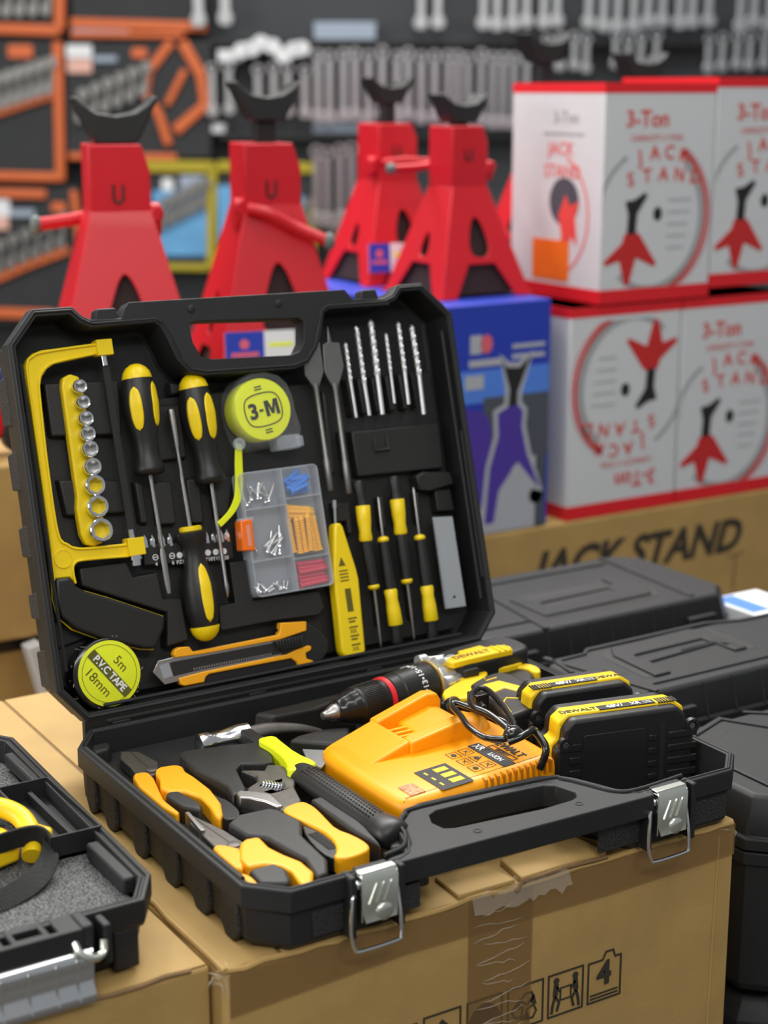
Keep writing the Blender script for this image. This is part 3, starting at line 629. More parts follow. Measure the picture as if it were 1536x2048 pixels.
for i in range(10): anchor('blue wall plug in the upper right cell of the clear organizer', 'blue wall plugs', BLUEA, (240+random.uniform(0, 8), 163+i*1.6, random.uniform(-16, -8)), random.uniform(-.35, .5), 20, 2.0)
for i in range(6): anchor('amber wall plug standing upright in the middle right cell of the organizer', 'upright amber wall plugs', AMB, (242+i*5.2, 109+random.uniform(0, 2), -11+random.uniform(-2, 2)), math.pi/2+random.uniform(-.08, .08), 34, 2.5)
for i in range(3): anchor('amber wall plug lying across the top of the middle right cell', 'lying amber wall plugs', AMB, (239, 144+i*4, -12+random.uniform(-3, 2)), random.uniform(-.25, .05), 28, 2.5)
for i in range(6): anchor('crimson wall plug in the lower right cell of the clear organizer', 'crimson wall plugs', PINKA, (240+random.uniform(0, 2), 80.5+i*3.9, -9+random.uniform(-3, 1)), random.uniform(-.05, .05), 29, 2.1)
t = thing('orange_clip_box', 'small orange plastic box at the left edge of the clear organizer', 'box', (196, 132, -12), FL)
part('box_body', MB().prism([(188.6,145.8),(200,146),(199,118),(186.6,119.5)], -15, -2), ORG_, t, bevel=1.0)
part('box_window', MB().prism([(193.5,141),(196.5,141),(195.7,122),(192.5,122.5)], -2.3, -1.4), CLEARW, t, bevel=.3)
part('box_flap', MB().prism([(189,147.5),(203,148),(203,144),(189,143.5)], -13, -4), CLEARW, t, bevel=.8)

# two flat wood bits
def spade(label, blade, s0, s1):
    t = thing('spade_bit', label, 'drill bit', (s0[0], s0[1], -14), FL, 'flat wood bits in the lid')
    part('blade', MB().prism(blade, -14.6, -12.4), STEELG, t, bevel=.5)
    d = Vector((s1[0]-s0[0], s1[1]-s0[1], 0)); L = d.length
    part('shank', MB().lathe([(0, 3.2), (8, 2.6), (L*.70, 2.6), (L*.71, 3.3), (L-1, 3.3), (L, 2.6)], (s0[0], s0[1], -13.5), d, 12), STEELG, t)
spade('dark steel flat wood bit, the left one, its blade partly behind the other', [(291, 306), (295.5, 296), (299.5, 297), (299.4,270),(292,256),(286,257),(279.6,268),(279.8,287),(283,297),(288,296)], (289, 260), (288.5, 161))
spade('dark steel flat wood bit with a long centre point, the right one of two', [(310.2, 312), (312, 296),(320,295),(321,273),(318,266),(311.6,254),(306.6,254),(300.8,267),(300.4,273),(302.4,294.5),(308,296)], (309, 258), (307.2, 156))
# six twist drills
DB = [((326.9,295.1),(326.6,258.5),(327.0,224.7),1.7),((341.2,309.1),(340.9,255.4),(341.3,225.1),2.0),((357.5,314.6),(356.2,261.6),(355.5,224.7),2.5),((372.0,300),(371.1,264.1),(370.4,233.7),1.5),((387.1,310),(386.5,262.8),(385.6,231.3),1.9),((401.3,306),(402.0,257.6),(400.7,220.2),2.3)]
pl_ = ['leftmost of the six', 'second from the left of the six', 'third from the left of the six', 'fourth from the left of the six', 'fifth from the left of the six', 'rightmost of the six']
for i, (a, b, c, r) in enumerate(DB):
    t = thing('twist_drill', 'thin twist drill bit, '+pl_[i], 'drill bit', (a[0], c[1], -15), FL, 'twist drills in the lid')
    d = (Vector((a[0], a[1], 0))-Vector((b[0], b[1], 0))); L = d.length; d.normalize(); n = Vector((-d.y, d.x, 0)); z_ = Vector((0, 0, 1))
    m = MB(); rings = []; NS = 90
    for k in range(NS+1):
        tt = k/NS; ang = tt*L/(r*3.6)*math.pi; f = min(1, (1-tt)*L/(r*1.4)+.05); ring = []
        for j in range(16):
            th_ = 2*math.pi*j/16; rr = r*1.2*(1-.62*max(0, math.cos(2*(th_)))**1.2)*f
            v = n*math.cos(th_+ang)+z_*math.sin(th_+ang); ring.append(tuple(Vector((b[0], b[1], -14))+d*tt*L+v*rr))
        rings.append(ring)
    part('flutes', m.loft(rings), ALU, t, sharp=50)
    part('shank', MB().rod((b[0], b[1], -14), (c[0], c[1], -14), r, 12), ALU, t)

# voltage tester
t = thing('voltage_tester', 'flat yellow voltage tester pen right of the clear organizer', 'tester', (286, 70, -14), FL)
TE = [(283.2,128.0),(285,131),(290,131),(292.0,127.5),(299.5,88),(300.6,78),(296.8,13),(294.0,8.5),(276,9),(272.6,14),(272.5,22),(274,50),(275.3,85.0)]
part('body', MB().prism(TE, -19, -6), YEL, t, bevel=2.2, seg=3)
part('probe_tip', MB().rod((287.5, 129, -12), (289.5, 146, -12), 1.4, 10).rod((289.4, 145, -12), (290.2, 152, -12), 2.3, 10), CHR, t)
d = MB(); d.prism(rect(284, 50, 290, 71), -6.1, -5.6)
for y, n in ((43, 1), (35, 2), (27, 1), (19, 2)):
    d.prism(rect(283, y, 292, y+1.4), -6, -5.7); d.text('XX'[:1]+'K', 5.5, TR(286.8, y-3.2, -5.8), depth=.12) if n == 2 else d.prism(rect(283.5, y-3, 290, y-1.5), -6, -5.7)
d.prism([(281.5, 92), (288.5, 92), (285, 100)], -6, -5.7)
for y in (78, 81, 84, 87): d.prism(rect(281, y, 290, y+1.2), -6, -5.7)
part('display', d, mat('olive_print', (.12, .10, .01), .5), t, label='dark display window and printed marks')

# four precision screwdrivers
def precision(label, p, up):
    (c, ya, yb, h1, tipp) = p
    c, ya, yb, h1, tipp = [Vector((q[0], q[1], -12)) for q in (c, ya, yb, h1, tipp)]
    t = thing('precision_screwdriver', label, 'small screwdriver', c, FL, 'precision screwdrivers in the lid')
    d = (ya-c).normalized()
    part('swivel_cap', MB().lathe([(-3, 3.4), (-2, 4.8), (0, 5.6), ((ya-c).length*.6, 5.0), ((ya-c).length, 6.0)], c, d, 18), BLKR, t)
    L = (yb-ya).length; part('collar', MB().lathe([(0, 6.3), (1, 6.9), (L*.45, 6.5), (L*.7, 5.6), (L-2, 6.4), (L, 5.4)], ya, yb-ya, 20), YEL, t)
    L = (h1-yb).length; part('handle', MB().lathe([(0, 5.3), (L*.4, 5.8), (L*.7, 5.2), (L-2, 5.0), (L, 3)], yb, h1-yb, 18), BLKR, t)
    e = tipp-h1; part('bead', MB().ball(tuple(h1), 5.6, 1.0, .62, 1.0, 16), YEL, t)
    part('shaft', MB().lathe([(0, 1.4), (e.length*.93, 1.4), (e.length, .4)], h1, e, 10), STEEL, t)
precision('precision screwdriver pointing down, the left one of the pair, next to the yellow tester', [(317.4, 164), (319.0, 143.3), (316.9, 110.5), (318.1, 68.1), (316.4, 12.0)], 0)
precision('precision screwdriver pointing up, nearer to the tester', [(334.2, 14), (335.4, 29.5), (335.1, 63.3), (335.3, 109.3), (336.5, 149.3)], 1)
precision('precision screwdriver pointing down, the right one of the pair', [(356.0, 163.4), (356.5, 144.6), (355.2, 111.7), (354.2, 68.1), (352.8, 12.3)], 0)
precision('precision screwdriver pointing up, nearest the pale plastic strip', [(373.1, 11), (374.4, 27.2), (374.8, 60.4), (374.9, 105.7), (376.0, 153.6)], 1)
t = thing('blade_sleeve', 'pale grey plastic strip with a hole, at the right side of the lid', 'blade', (404, 80, -14), FL)
part('strip', MB().prism([(393.6,122.8),(415.6,120.8),(416.2,34.6),(392.9,35.5)], -15, -13.2, [ellipse(405, 45, 1.6, 1.6, 12)]), PALE, t, bevel=.4)
part('spine', MB().box(393.4, 395, 37, 121, -13.4, -12.4), PALE, t)

# utility knife
t = thing('utility_knife', 'black and yellow snap-off utility knife lying along the bottom of the lid', 'knife', (180, 28, -16), FL)
KB = [(118,16.5),(116,42),(129.7,41.4),(213.4,41.0),(214.8,46.8),(219.1,49.8),(242.9,47.5),(255.5,39.3),(262.7,28.3),(261,17),(254,10.4),(245.7,8.4),(232.5,7.7),(139.7,8.7),(122,11)]
part('body', MB().prism(KB, -22, -11), BLKR, t, bevel=2.2, seg=3)
KM = [(89.7,29.1),(95.8,37.9),(111.1,38.8),(129.2,37.4),(213.0,37.8),(213,20.4),(134.5,18.9),(112.6,17.4),(98.7,16.8)]
part('blade_channel', MB().prism(KM, -14, -9.5), STEEL, t, bevel=.5)
part('channel_slot', MB().prism([(106,34.5),(111,34.8),(213,34.6),(213,24.0),(134,23.6),(108,22.5)], -9.6, -9.2), BLKM, t)
bl = MB().prism([(96, 34), (105, 35), (107, 23), (98, 22)], -9.4, -9.0); part('blade', bl, CHR, t)
part('upper_trim', MB().prism([(110.5,41.0),(112.5,44.3),(117,46),(125.7,45.2),(128.6,40.2),(212.4,41.0),(214.4,43.9),(216.0,51),(241.7,48.2),(240.5,40.0),(212.9,36.6),(142.8,36.6),(129.7,37.0),(111.4,38)], -16, -8), YELH, t, bevel=.8)
part('lower_trim', MB().prism([(112.0,20.2),(135.4,21.6),(209.9,22.6),(217.9,22.4),(228,24.8),(240,26.6),(243.2,25.5),(242.0,22.0),(236.4,20.5),(236.5,15.4),(243.0,12.3),(241.5,9.0),(227.6,8.6),(226.5,14.0),(221.3,18.4),(140.6,18.7),(136.9,16.9),(134.8,12.5),(116,12.6),(112.8,14.6)], -16, -8), YELH, t, bevel=.8)
tt = MB()
for i in range(32): tt.prism(rect(127+i*2.4, 24.4, 128.3+i*2.4, 26.4), -9.3, -8.8)
part('ratchet_teeth', tt, STEEL, t)
tt = MB().prism([(206, 36), (236, 37), (236, 27), (212, 27)], -11, -6.4)
for i in range(9): tt.box(208+i*3, 209.4+i*3, 28, 36, -6.6, -5.2)
part('slide_button', tt, BLKR, t, bevel=.5)

# roll of tape
t = thing('electrical_tape_roll', 'wrapped tape roll with round lime label, at the bottom left of the lid', 'tape roll', (49.5, 35, -16), FL)
part('tape_roll', MB().lathe([(0, 28), (1, 30), (17, 30), (18, 28.5), (18, .1)], (48, 35, -24), (0, 0, 1), 44), BLKG, t)
part('round_label', MB().lathe([(0, 27.6), (.7, 27.6), (.8, 27.2), (.8, .1)], (49.5, 35.5, -6), (0, 0, 1), 48), LIMEP, t, label='round lime paper label')
X_ = TR(49.5, 35.5, -5.1) @ R('Z', -55)
pr = MB(); pr.prism(ellipse(0, 0, 24.4, 24.4, 48), -.1, .1, [ellipse(0, 0, 24.0, 24.0, 48)], xf=X_)
bp = [(24.2*math.cos(a), 24.2*math.sin(a)) for a in [math.radians(q) for q in (-10.5, -5, 0, 5, 10.5, 169.5, 175, 180, 185, 190.5)]]
pr.prism(ccw(bp), -.1, .2, xf=X_)
pr.text('5m', 11, X_ @ TR(1, 12.5), depth=.15); pr.text('18mm', 11.5, X_ @ TR(-2, -12.5), depth=.15)
part('print', pr, mat('olive_ink', (.10, .10, .01), .5), t)
part('white_lettering', MB().text('P.V.C TAPE', 8.8, X_ @ TR(0, 0, .25), bold=.03, depth=.12, squeeze=.90), WHT, t)
wr = MB(); random.seed(4)
for i in range(34):
    a = random.uniform(0, 6.28); r0 = random.uniform(27, 31); p0 = (48.5+r0*math.cos(a), 35+r0*math.sin(a), random.uniform(-14, -4)); a2 = a+random.uniform(-.25, .25); r1 = random.uniform(28, 33)
    wr.tube([p0, (48.5+r1*math.cos(a2), 35+r1*math.sin(a2), random.uniform(-20, -3))], [.2, .5], 5)
part('plastic_wrap', wr, TAPEC, t, label='crinkled clear wrapping')
# ================================================================ tools in the base
def pliers(label, jaws, hl, hr, extra, piv, z):
    t = thing('pliers', label, 'pliers', (piv[0], piv[1], -20))
    p = part('jaws', MB().prism(jaws, z-9, z), STEELD, t, bevel=1.0)
    part('pivot', MB().lathe([(0, 5), (1.5, 5), (2, 4)], (piv[0], piv[1], z-.5), (0, 0, 1), 18), STEELD, p)
    a, b = Vector(jaws[0]+(0,))*.5+Vector(jaws[1]+(0,))*.5, Vector((piv[0], piv[1], 0))
    part('jaw_split', MB().prism(thick([tuple(a[:2]), tuple(b[:2])], .8), z-1, z+.15), BLKM, p)
    part('handle', MB().prism(hl, z-11, z+2), YELH, t, bevel=2.4, seg=4, label='left amber handle')
    part('handle', MB().prism(hr, z-11, z+4), YELH, t, bevel=2.6, seg=4, label='right amber handle')
    for nm, poly, m_, z1 in extra: part(nm, MB().prism(smoothpoly(ccw(poly), 1), z-11, z1), m_, t, bevel=2.4, seg=4)
    return t
pliers('amber handled pliers with black grip end, at the back left corner of the case',
  [(36.2,-33.9),(49.0,-41.8),(53.0,-70.5),(43.1,-92),(33.0,-94),(27.5,-82),(29.4,-68.8),(29.8,-48.1)],
  [(21.5,-92.4),(25,-86),(31.6,-86.4),(36.3,-89.2),(35.1,-102.3),(28.0,-128.8),(24,-145),(24.5,-172),(20.3,-174.6),(17.7,-156.4),(17.9,-112)],
  [(38.0,-99.3),(41,-92),(46.0,-88.7),(54,-90),(58.9,-91.3),(62.4,-97),(59.7,-107.6),(60.9,-121.2),(60.8,-149.4),(56.1,-176.8),(48,-196),(42.8,-201.9),(42.1,-196),(46.0,-178.2),(48.0,-158.9),(41.9,-142.3),(31.6,-138.3),(28.7,-128),(36.0,-110.8)],
  [('grip_end', [(61.0,-140.4),(60.5,-160.0),(64.5,-172.6),(63.4,-192.1),(58.9,-201.8),(49.5,-205.3),(45.7,-197.8),(53.3,-181.2)], BLKR, -8)], (41, -84), -10)
pliers('amber handled pliers with pointed dark jaws, at the front left corner of the case',
  [(26.9,-179.3),(30.8,-181.7),(38.7,-215),(41.7,-244.1),(36,-254),(24.2,-250.6),(19.9,-240.8),(21.4,-217.3),(22.5,-193.1)],
  [(17.0,-241.1),(22,-238),(27.2,-243.1),(32.7,-252.2),(30.3,-262.9),(19.5,-283.6),(15.5,-280.0),(15.7,-252.0)],
  [(30.9,-256.1),(35,-249),(41.0,-244.7),(51.6,-246.1),(50.6,-256.2),(49.6,-265.5),(52.7,-281.3),(57.7,-297.5),(56.9,-316.3),(46.7,-331.7),(40.1,-331.8),(41.5,-320.5),(44.0,-307.6),(42.0,-296.6),(34.6,-287.5),(21.9,-285.7),(22.8,-272.0)],
  [('handle_tail', [(15.9,-287.9),(19,-298),(18.7,-309.0),(13.7,-306.5),(12.4,-294.1)], YELH, -7)], (33, -243), -9)
sv = MB().prism([(25.5,-178),(28.6,-179),(24.6,-214),(21.4,-213)], -16, -6.2)
solo('steel_blade', 'thin bright steel edge standing beside the jaws of the front pliers', 'blade', sv, STEEL, (25, -195, -16), bevel=.4)

# adjustable wrench
t = thing('adjustable_wrench', 'grey adjustable wrench with amber and black handle, in the middle of the left half', 'wrench', (98, -215, -20))
AW = [(94.5,-133.0),(104.6,-139.0),(110.2,-143.4),(117.2,-134.6),(125.6,-139.2),(129.6,-150.3),(126.8,-165.5),(114.7,-184.5),(107.2,-208.7),(96,-226),(85.0,-224.3),(85.6,-209.7),(86.1,-202.0),(84.8,-186.8),(78,-174),(84.2,-166.4),(95.0,-160.5),(100,-150)]
hd = part('head', MB().prism(AW, -17, -4, [[(97, -172), (103, -168), (107, -180), (101, -184)]]), STEELD, t, bevel=1.6, seg=3)
part('moving_jaw', MB().prism([(69.6,-175.1),(74,-172),(84.4,-181.7),(90.8,-190.7),(88.7,-214.3),(84.3,-213.9),(80.8,-199.7),(73.8,-188.5),(68.0,-184.0)], -15, -2), STEEL, t, bevel=1.2, seg=3, label='bright moving jaw')
kn = MB()
for i in range(7): kn.lathe([(0, 4.2), (.9, 5.3), (1.1, 5.3), (1.9, 4.2)], (96+i*1.5, -169.5-i*2.0, -5), (.6, -.8, 0), 16)
part('adjusting_screw', kn, CHR, t)
part('yellow_grip', MB().prism(smoothpoly(ccw([(84.6,-222.8),(88,-216),(94.2,-213.7),(101.5,-212.3),(107.1,-214.1),(108.8,-224.3),(107.7,-235.9),(105.6,-249.4),(102.8,-268.1),(108.2,-284.9),(109.5,-300.9),(105.8,-310.3),(92,-314),(80.9,-312.6),(78.0,-306.2),(85.0,-299.8),(92.0,-283.9),(93.2,-264.0),(89.8,-248.1),(87.5,-238.7)]), 1), -17, -3), YELH, t, bevel=2.6, seg=4)
part('black_grip', MB().prism(smoothpoly(ccw([(88.7,-241.6),(93,-243),(97.7,-252.4),(97.8,-274.7),(89.6,-295.7),(79.7,-307.7),(76.4,-291.5),(80.4,-262.8)]), 1), -17, -6), BLKR, t, bevel=2.6, seg=4)
g = MB()
for i in range(13): g.box(83.5+.0*i, 91, -262-i*2.4, -260.9-i*2.4, -6.6, -5.4, xf=TR(0, 0, 0))
part('grip_ridges', g, BLKM, t)

# hammer
t = thing('claw_hammer', 'claw hammer with lime neck and black dimpled grip, left of the charger', 'hammer', (133, -180, -20))
prof = [(0, 10.5), (6, 11.6), (30, 12.2), (70, 12.4), (100, 12.0), (116, 12.0), (122, 13.4), (132, 14.2), (138, 13.0), (141, 9), (141.5, .2)]
part('grip', MB().lathe(prof, (132.5, -161, -5), (.012, -1, 0), 28, flat=.8), BLKR, t, sharp=60, label='black rubber grip')
dp = MB()
for j, dx in enumerate((-6.5, -3.6, -.6, 2.4, 5.4)):
    for i in range(26):
        y = -176-i*3.9-(j % 2)*1.9; zt = -5+math.sqrt(max(0, 1-(dx/12.3)**2))*12.3*.8
        dp.prism(ellipse(133+dx, y, .75, 1.15, 8), zt-.3, zt+.12)
part('grip_dimples', dp, BLKG, t)
part('neck', MB().prism(smoothpoly(ccw([(128.6,-96.4),(136.2,-94.6),(145.3,-96.5),(143.8,-111.6),(142.1,-138.9),(146.7,-162.6),(142,-168),(124.1,-170.0),(119.1,-164.8),(124.8,-154.8),(129.0,-138.8),(130.7,-115.3)]), 1), -12, 2.5), LIME, t, bevel=2.6, seg=4, label='lime yellow neck')
part('shaft_core', MB().box(131, 142, -98, -55, -18, -2), BLKM, t, bevel=2)
h = MB().lathe([(0, 8.5), (1, 10.2), (9, 10.4), (12, 8.6), (19, 8.0), (26, 9.2), (36, 10.5), (45, 10)], (97, -53, -12), (1, -.06, .05), 30)
part('striking_head', h, CHR, t, label='polished striking head')
c = MB().tube(smooth_path([(138, -57, -10), (155, -58, -8), (172, -60, -9), (190, -63, -12), (207, -66, -18)], 5), [7.5-.24*i for i in range(21)], 12, flat=.5)
part('claw', c, STEELD, t, sharp=60)

gs = MB().prism([(158.6,-118.5),(180.3,-135.8),(152.2,-160.3),(148.5,-145.9)], -7, -5)
solo('scraper_blade', 'flat pale grey blade lying between the hammer and the charger', 'scraper', gs, mat('pale_blade', (.30, .31, .32), .4, .4), (162, -140, -7), bevel=.4)

# charger
SH = Matrix(((1, 0, 0, 0), (0, 1, 0, 0), (.055, 0, 1, -157*.055), (0, 0, 0, 1)))
t = thing('battery_charger', 'orange yellow battery charger with black lettering, in the middle of the case', 'charger', (230, -210, -42))
B0 = smoothpoly([(156,-150),(156,-262),(164,-271.5),(296,-271.5),(306,-262),(306,-150),(290,-136),(172,-136)], 2)
m = MB(); m.loft([ring3(off(ccw(B0), d), z) for d, z in ((0, -42), (0, -8), (-1.0, -2.5), (-3.5, 1.2), (-8, 2.6))], xf=SH)
part('housing', m, CHG, t, sharp=50)
dk = MB(); Xz = TR(0, 0, 0) @ R('X', 90)       # profile in x,z extruded along -y
def ext(poly, ya, yb, m_): m_.prism(poly, -yb, -ya, xf=Xz) if True else None
ext([(166, -30), (166, -3), (170, .5), (176, 3), (214, 15.5), (214, -30)], -194, -137, dk)
ext([(213, -30), (213, 15.2), (262, 30), (272, 29), (276, 22), (276, -30)], -145, -133, dk)
ext([(213, -30), (213, 15.2), (262, 24), (268, 22), (272, 16), (274, -30)], -197, -183, dk)
ext([(213, -30), (213, 4), (232, 8), (233, 12), (262, 20), (272, 18), (276, -30)], -184, -144, dk)
part('battery_dock', dk, CHG, t, bevel=4.2, seg=5)
part('dock_slots', MB().box(216, 246, -178, -152, 3, 9.5), mat('deep_amber', (.50, .18, .002), .5), t, bevel=.5)
part('contacts', MB().box(216, 238, -159, -156, 4, 12).box(216, 238, -167, -164, 4, 12).box(216, 238, -175, -172, 4, 12), YELO, t, bevel=.3)
part('end_stop', MB().ball((285, -178, 3), 16, .9, 1.25, 1.0, 20), CHG, t, label='rounded hump at the cable end')
lb = MB(); X_ = SH @ TR(0, 0, 3.0)
def tL(s_, x, y, size, M_, b=.02, sq=1.0): M_.text(s_, size, SH @ TR(x, y, 3.1) @ R('Z', -90), bold=b, depth=.12, squeeze=sq)
tL('DEWALT', 279, -234, 10.5, lb, .02, .98)
lb.prism(rect(256, -262, 267, -212), 0, .12, xf=X_)
o_ = ccw(rect(268, -256, 273.5, -222)); lb.prism(o_, 0, .1, [off(o_, -.8)], xf=X_); tL('DCB111', 270.8, -239, 4.6, lb, .02)
for i in range(3):
    for j in range(2):
        cx, cy = 249-j*11.5, -220-i*15
        o_ = ccw(rect(cx-4.6, cy-5.6, cx+4.6, cy+5.6)) if (i, j) != (1, 0) else ccw([(cx-4.5, cy-6), (cx+5, cy), (cx-4.5, cy+6)])
        lb.prism(o_, 0, .1, [off(o_, -.45)], xf=X_)
        if (i+j) % 2: lb.prism(ellipse(cx, cy, 2.2, 2.8, 10), 0, .1, xf=X_)
        else: lb.prism(thick([(cx-2.5, cy-3), (cx+2.5, cy+3)], .7), 0, .1, xf=X_); lb.prism(thick([(cx+2.5, cy-2.5), (cx-1, cy+2)], .7), 0, .1, xf=X_)
lb.prism(rect(195, -268, 224, -228), 0, .12, xf=X_)
part('printed_labels', lb, BLKM, t)
wl_ = MB(); tL('XR', 261.5, -220, 9.5, wl_, .02, .9); tL('LI-ION', 261.3, -243, 6.6, wl_, .02, .9)
part('white_lettering', MB([None][0]).add([tuple(v+Vector((0, 0, .2))) for v in wl_.v], wl_.f), WHT, t)
yl = MB()
for k, (x, y) in enumerate(((216, -236), (216, -247), (216, -258))): yl.box(209+k*0, 220, y-3.4, y+3.4, 3.1, 3.4, xf=SH)
for k, y in enumerate((-236, -247, -258)): yl.box(200, 201.6, y-3, y+2.4, 3.1, 3.4, xf=SH)
part('yellow_marks', yl, YELD, t)
part('indicator_window', MB().box(171, 184, -262, -243, 2.0, 3.6, xf=SH), BRZ, t, bevel=.6, label='coppery indicator window')
vs = MB()
for i in range(12): vs.box(232+i*5.6, 233.2+i*5.6, -272.2, -266, -8, 2.4, xf=SH)
part('vent_slits', vs, mat('deep_amber', (.5, .18, .002), .5), t)

# cable of the charger
t = thing('power_cable', 'glossy black power cable bundled with a twist, over the charger and the drill', 'cable', (275, -240, 5))
def cab(pts, r=2.5): return MB().tube(smooth_path(pts, 10), r, 14)
part('loop', cab([(264, -254, 27), (250, -245, 28), (249, -224, 30), (256, -202, 31), (262, -182, 31), (268, -180, 32), (276, -206, 30), (284, -232, 27), (282, -250, 26)]), BLKG, t, sharp=80)
part('loop', cab([(268, -254, 32), (268, -226, 37), (266, -204, 38), (280, -182, 37), (296, -170, 36), (300, -178, 36), (292, -208, 35), (279, -242, 33), (270, -254, 32)]), BLKG, t, sharp=80)
part('loop', cab([(262, -258, 26), (272, -262, 30), (284, -258, 31), (290, -256, 28), (288, -272, 20), (284, -270, 4)], 3.0), BLKG, t, sharp=80)
kn = MB(); kn.ball((268, -256, 31), 6.5, 1.2, .9, .8, 16); kn.tube([(262, -252, 27), (268, -249, 35), (275, -253, 34), (274, -260, 28)], 1.6, 8)
part('twist_tie', kn, BLKG, t, sharp=70)
part('plug', MB().box(284, 297, -184, -170, 22, 36, xf=TR(0, 0, 0)).rod((290, -178, 28), (283, -196, 30), 4.2, 10, 2.8), BLKG, t, bevel=2, seg=3)
part('strain_relief', MB().lathe([(0, 7), (8, 8), (26, 5), (34, 3)], (300, -128, 10), (-.62, -.78, .12), 16, flat=.8), BLKG, t)

# drill
t = thing('cordless_drill', 'yellow and black cordless drill with keyless chuck lying along the hinge side', 'drill', (300, -90, -40))
MD = TR(191, -95, 9) @ R('Z', 9.8)
part('chuck_nose', MB(MD).lathe([(0, .3), (.3, 3.2), (6, 4.6), (7, 5.6), (12, 7.4), (16, 8.2)], (0, 0, 0), (1, 0, 0), 28), STEEL, t, sharp=60, label='bright metal chuck nose')
part('chuck_cone', MB(MD).lathe([(0, 8.4), (2, 10.2), (8, 12.4), (14, 14.0), (15, 14.6), (20, 15.4), (21, 15.9)], (13, 0, 0), (1, 0, 0), 36), BLKG, t, sharp=60)
part('chuck_sleeve', MB(MD).lathe([(0, 15.9), (1, 16.4), (28, 16.6), (31, 16.2), (32, 15)], (34, 0, 0), (1, 0, 0), 40), BLKR, t)
kn = MB(MD)
for i in range(60):
    a = 2*math.pi*i/60; kn.tube([(37, 16.5*math.cos(a), 16.5*math.sin(a)), (60, 16.7*math.cos(a+.12), 16.7*math.sin(a+.12))], .42, 4)
part('knurling', kn, BLKR, t)
part('red_ring', MB(MD).lathe([(0, 16.4), (.6, 17.6), (4.4, 17.8), (5, 16.6)], (64.5, 0, 0), (1, 0, 0), 40), REDR, t)
part('clutch_collar', MB(MD).lathe([(0, 16), (1, 17.4), (10, 17.8), (11, 18.6), (26, 19.2), (46, 20.2), (48, 19)], (70, 0, 0), (1, 0, 0), 44), BLKR, t)
def wrapt(ax, r, phi0): return lambda x, y, z: (ax-y, -(r+z)*math.sin(phi0-x/r), (r+z)*math.cos(phi0-x/r))
part('clutch_numbers', MB(MD).text('9•11•13•15•17•19', 8.0, I4, bold=.015, depth=.2, fn=wrapt(101, 19.75, math.radians(42))), WHT, t)
part('brass_ring', MB(MD).lathe([(0, 19), (.4, 20.6), (2.0, 20.6), (2.4, 19)], (118, 0, 0), (1, 0, 0), 44), GOLD, t)
gb = MB(MD)
gb.lathe([(0, 19), (1, 22), (6, 22), (9, 19), (24, 18), (32, 19)], (120, 0, 0), (1, 0, 0), 36)
for a in (20, 75, 130, 200, 265, 320):
    c, s_ = math.cos(math.radians(a)), math.sin(math.radians(a))
    gb.lathe([(0, 6.0), (8, 5.6), (8.01, 2.6), (6, 2.4)], (121, -21*s_, 21*c), (1, 0, 0), 14); gb.tube([(120, -20*s_, 20*c), (134, -18*s_, 18*c), (150, -17*s_, 17*c)], [6, 5, 4], 8)
part('gearbox', gb, ALU, t, sharp=40, label='cast aluminium gearbox with screw lugs')
part('drill_body', MB().prism(smoothpoly(ccw([(336,-50),(400,-38),(412,-52),(414,-80),(392,-90),(360,-86),(362,-92),(347,-104),(334,-122),(313,-138),(292,-128),(298,-112),(316,-102),(334,-94)]), 1), -24, 15), YELD, t, bevel=5, seg=4)
part('motor_housing', MB().prism(smoothpoly(ccw([(328,-60),(334,-48),(404,-38),(418,-50),(418,-78),(404,-86),(360,-89),(328,-91)]), 1), -14, 26), BLKR, t, bevel=4, seg=4)
TP = R('X', 0)
pt = part('name_plate', MB().prism([(325,-91),(322,-84),(326,-76),(345,-72),(346,-66),(372,-63),(374,-70),(388,-72),(394,-79),(391,-88),(362,-88.5),(341,-89.5)], 24, 30), YELD, t, bevel=1.4, seg=3, label='yellow top plate')
part('lettering', MB().text('DEWALT', 9.5, TR(351, -80.5, 30.1) @ R('Z', 3), bold=.018, depth=.15, squeeze=1.05), mat('brown_print', (.16, .06, .01), .5), pt)
part('rear_ribs', MB().box(376, 378, -88, -73, 28, 31.4).box(382, 384, -88, -74, 28, 31.2).box(388, 390, -87, -75, 28, 30.8), YELD, t, bevel=.5)
part('direction_switch', MB().box(334, 350, -95, -80, 8, 22), BLKM, t, bevel=1.5)
part('trigger', MB().prism(smoothpoly(ccw([(288,-124),(296,-112),(310,-106),(320,-113),(321,-130),(306,-146),(300,-131)]), 1), -8, 12), BLKG, t, bevel=3, seg=3)
part('rear_grip', MB().prism(smoothpoly(ccw([(352,-94),(372,-82),(396,-76),(406,-90),(402,-108),(388,-121),(366,-118)]), 1), -20, 10), BLKR, t, bevel=5, seg=4)
part('rear_trim', MB().prism(smoothpoly(ccw([(375,-82),(396,-74),(411,-84),(413,-98),(406,-110),(400,-106),(402,-94),(394,-84)]), 1), -16, 12), YELD, t, bevel=2.4, seg=3)
part('grip_handle', MB().prism(smoothpoly(ccw([(322,-116),(340,-106),(361,-98),(374,-104),(374,-143),(372,-160),(370,-180),(322,-194),(304,-192),(318,-164),(320,-146)]), 1), -24, 17), BLKR, t, bevel=9, seg=5)
part('grip_stripe', MB().prism([(327,-128),(334,-122),(352,-121),(372,-176),(346,-183),(358,-172),(346,-138),(324,-145)], 9, 18.2), YELD, t, bevel=1.5, seg=3)
o_ = [(330,-158),(338,-150),(350,-181)]
part('stripe_line', MB().prism(thick([(316,-188),(324,-166),(333,-158),(349,-170)], 1.6), 10, 17.6).prism(thick([(346,-108),(343,-114),(356,-112)], 1.6), 8, 17.5), YELD, t, bevel=.4)

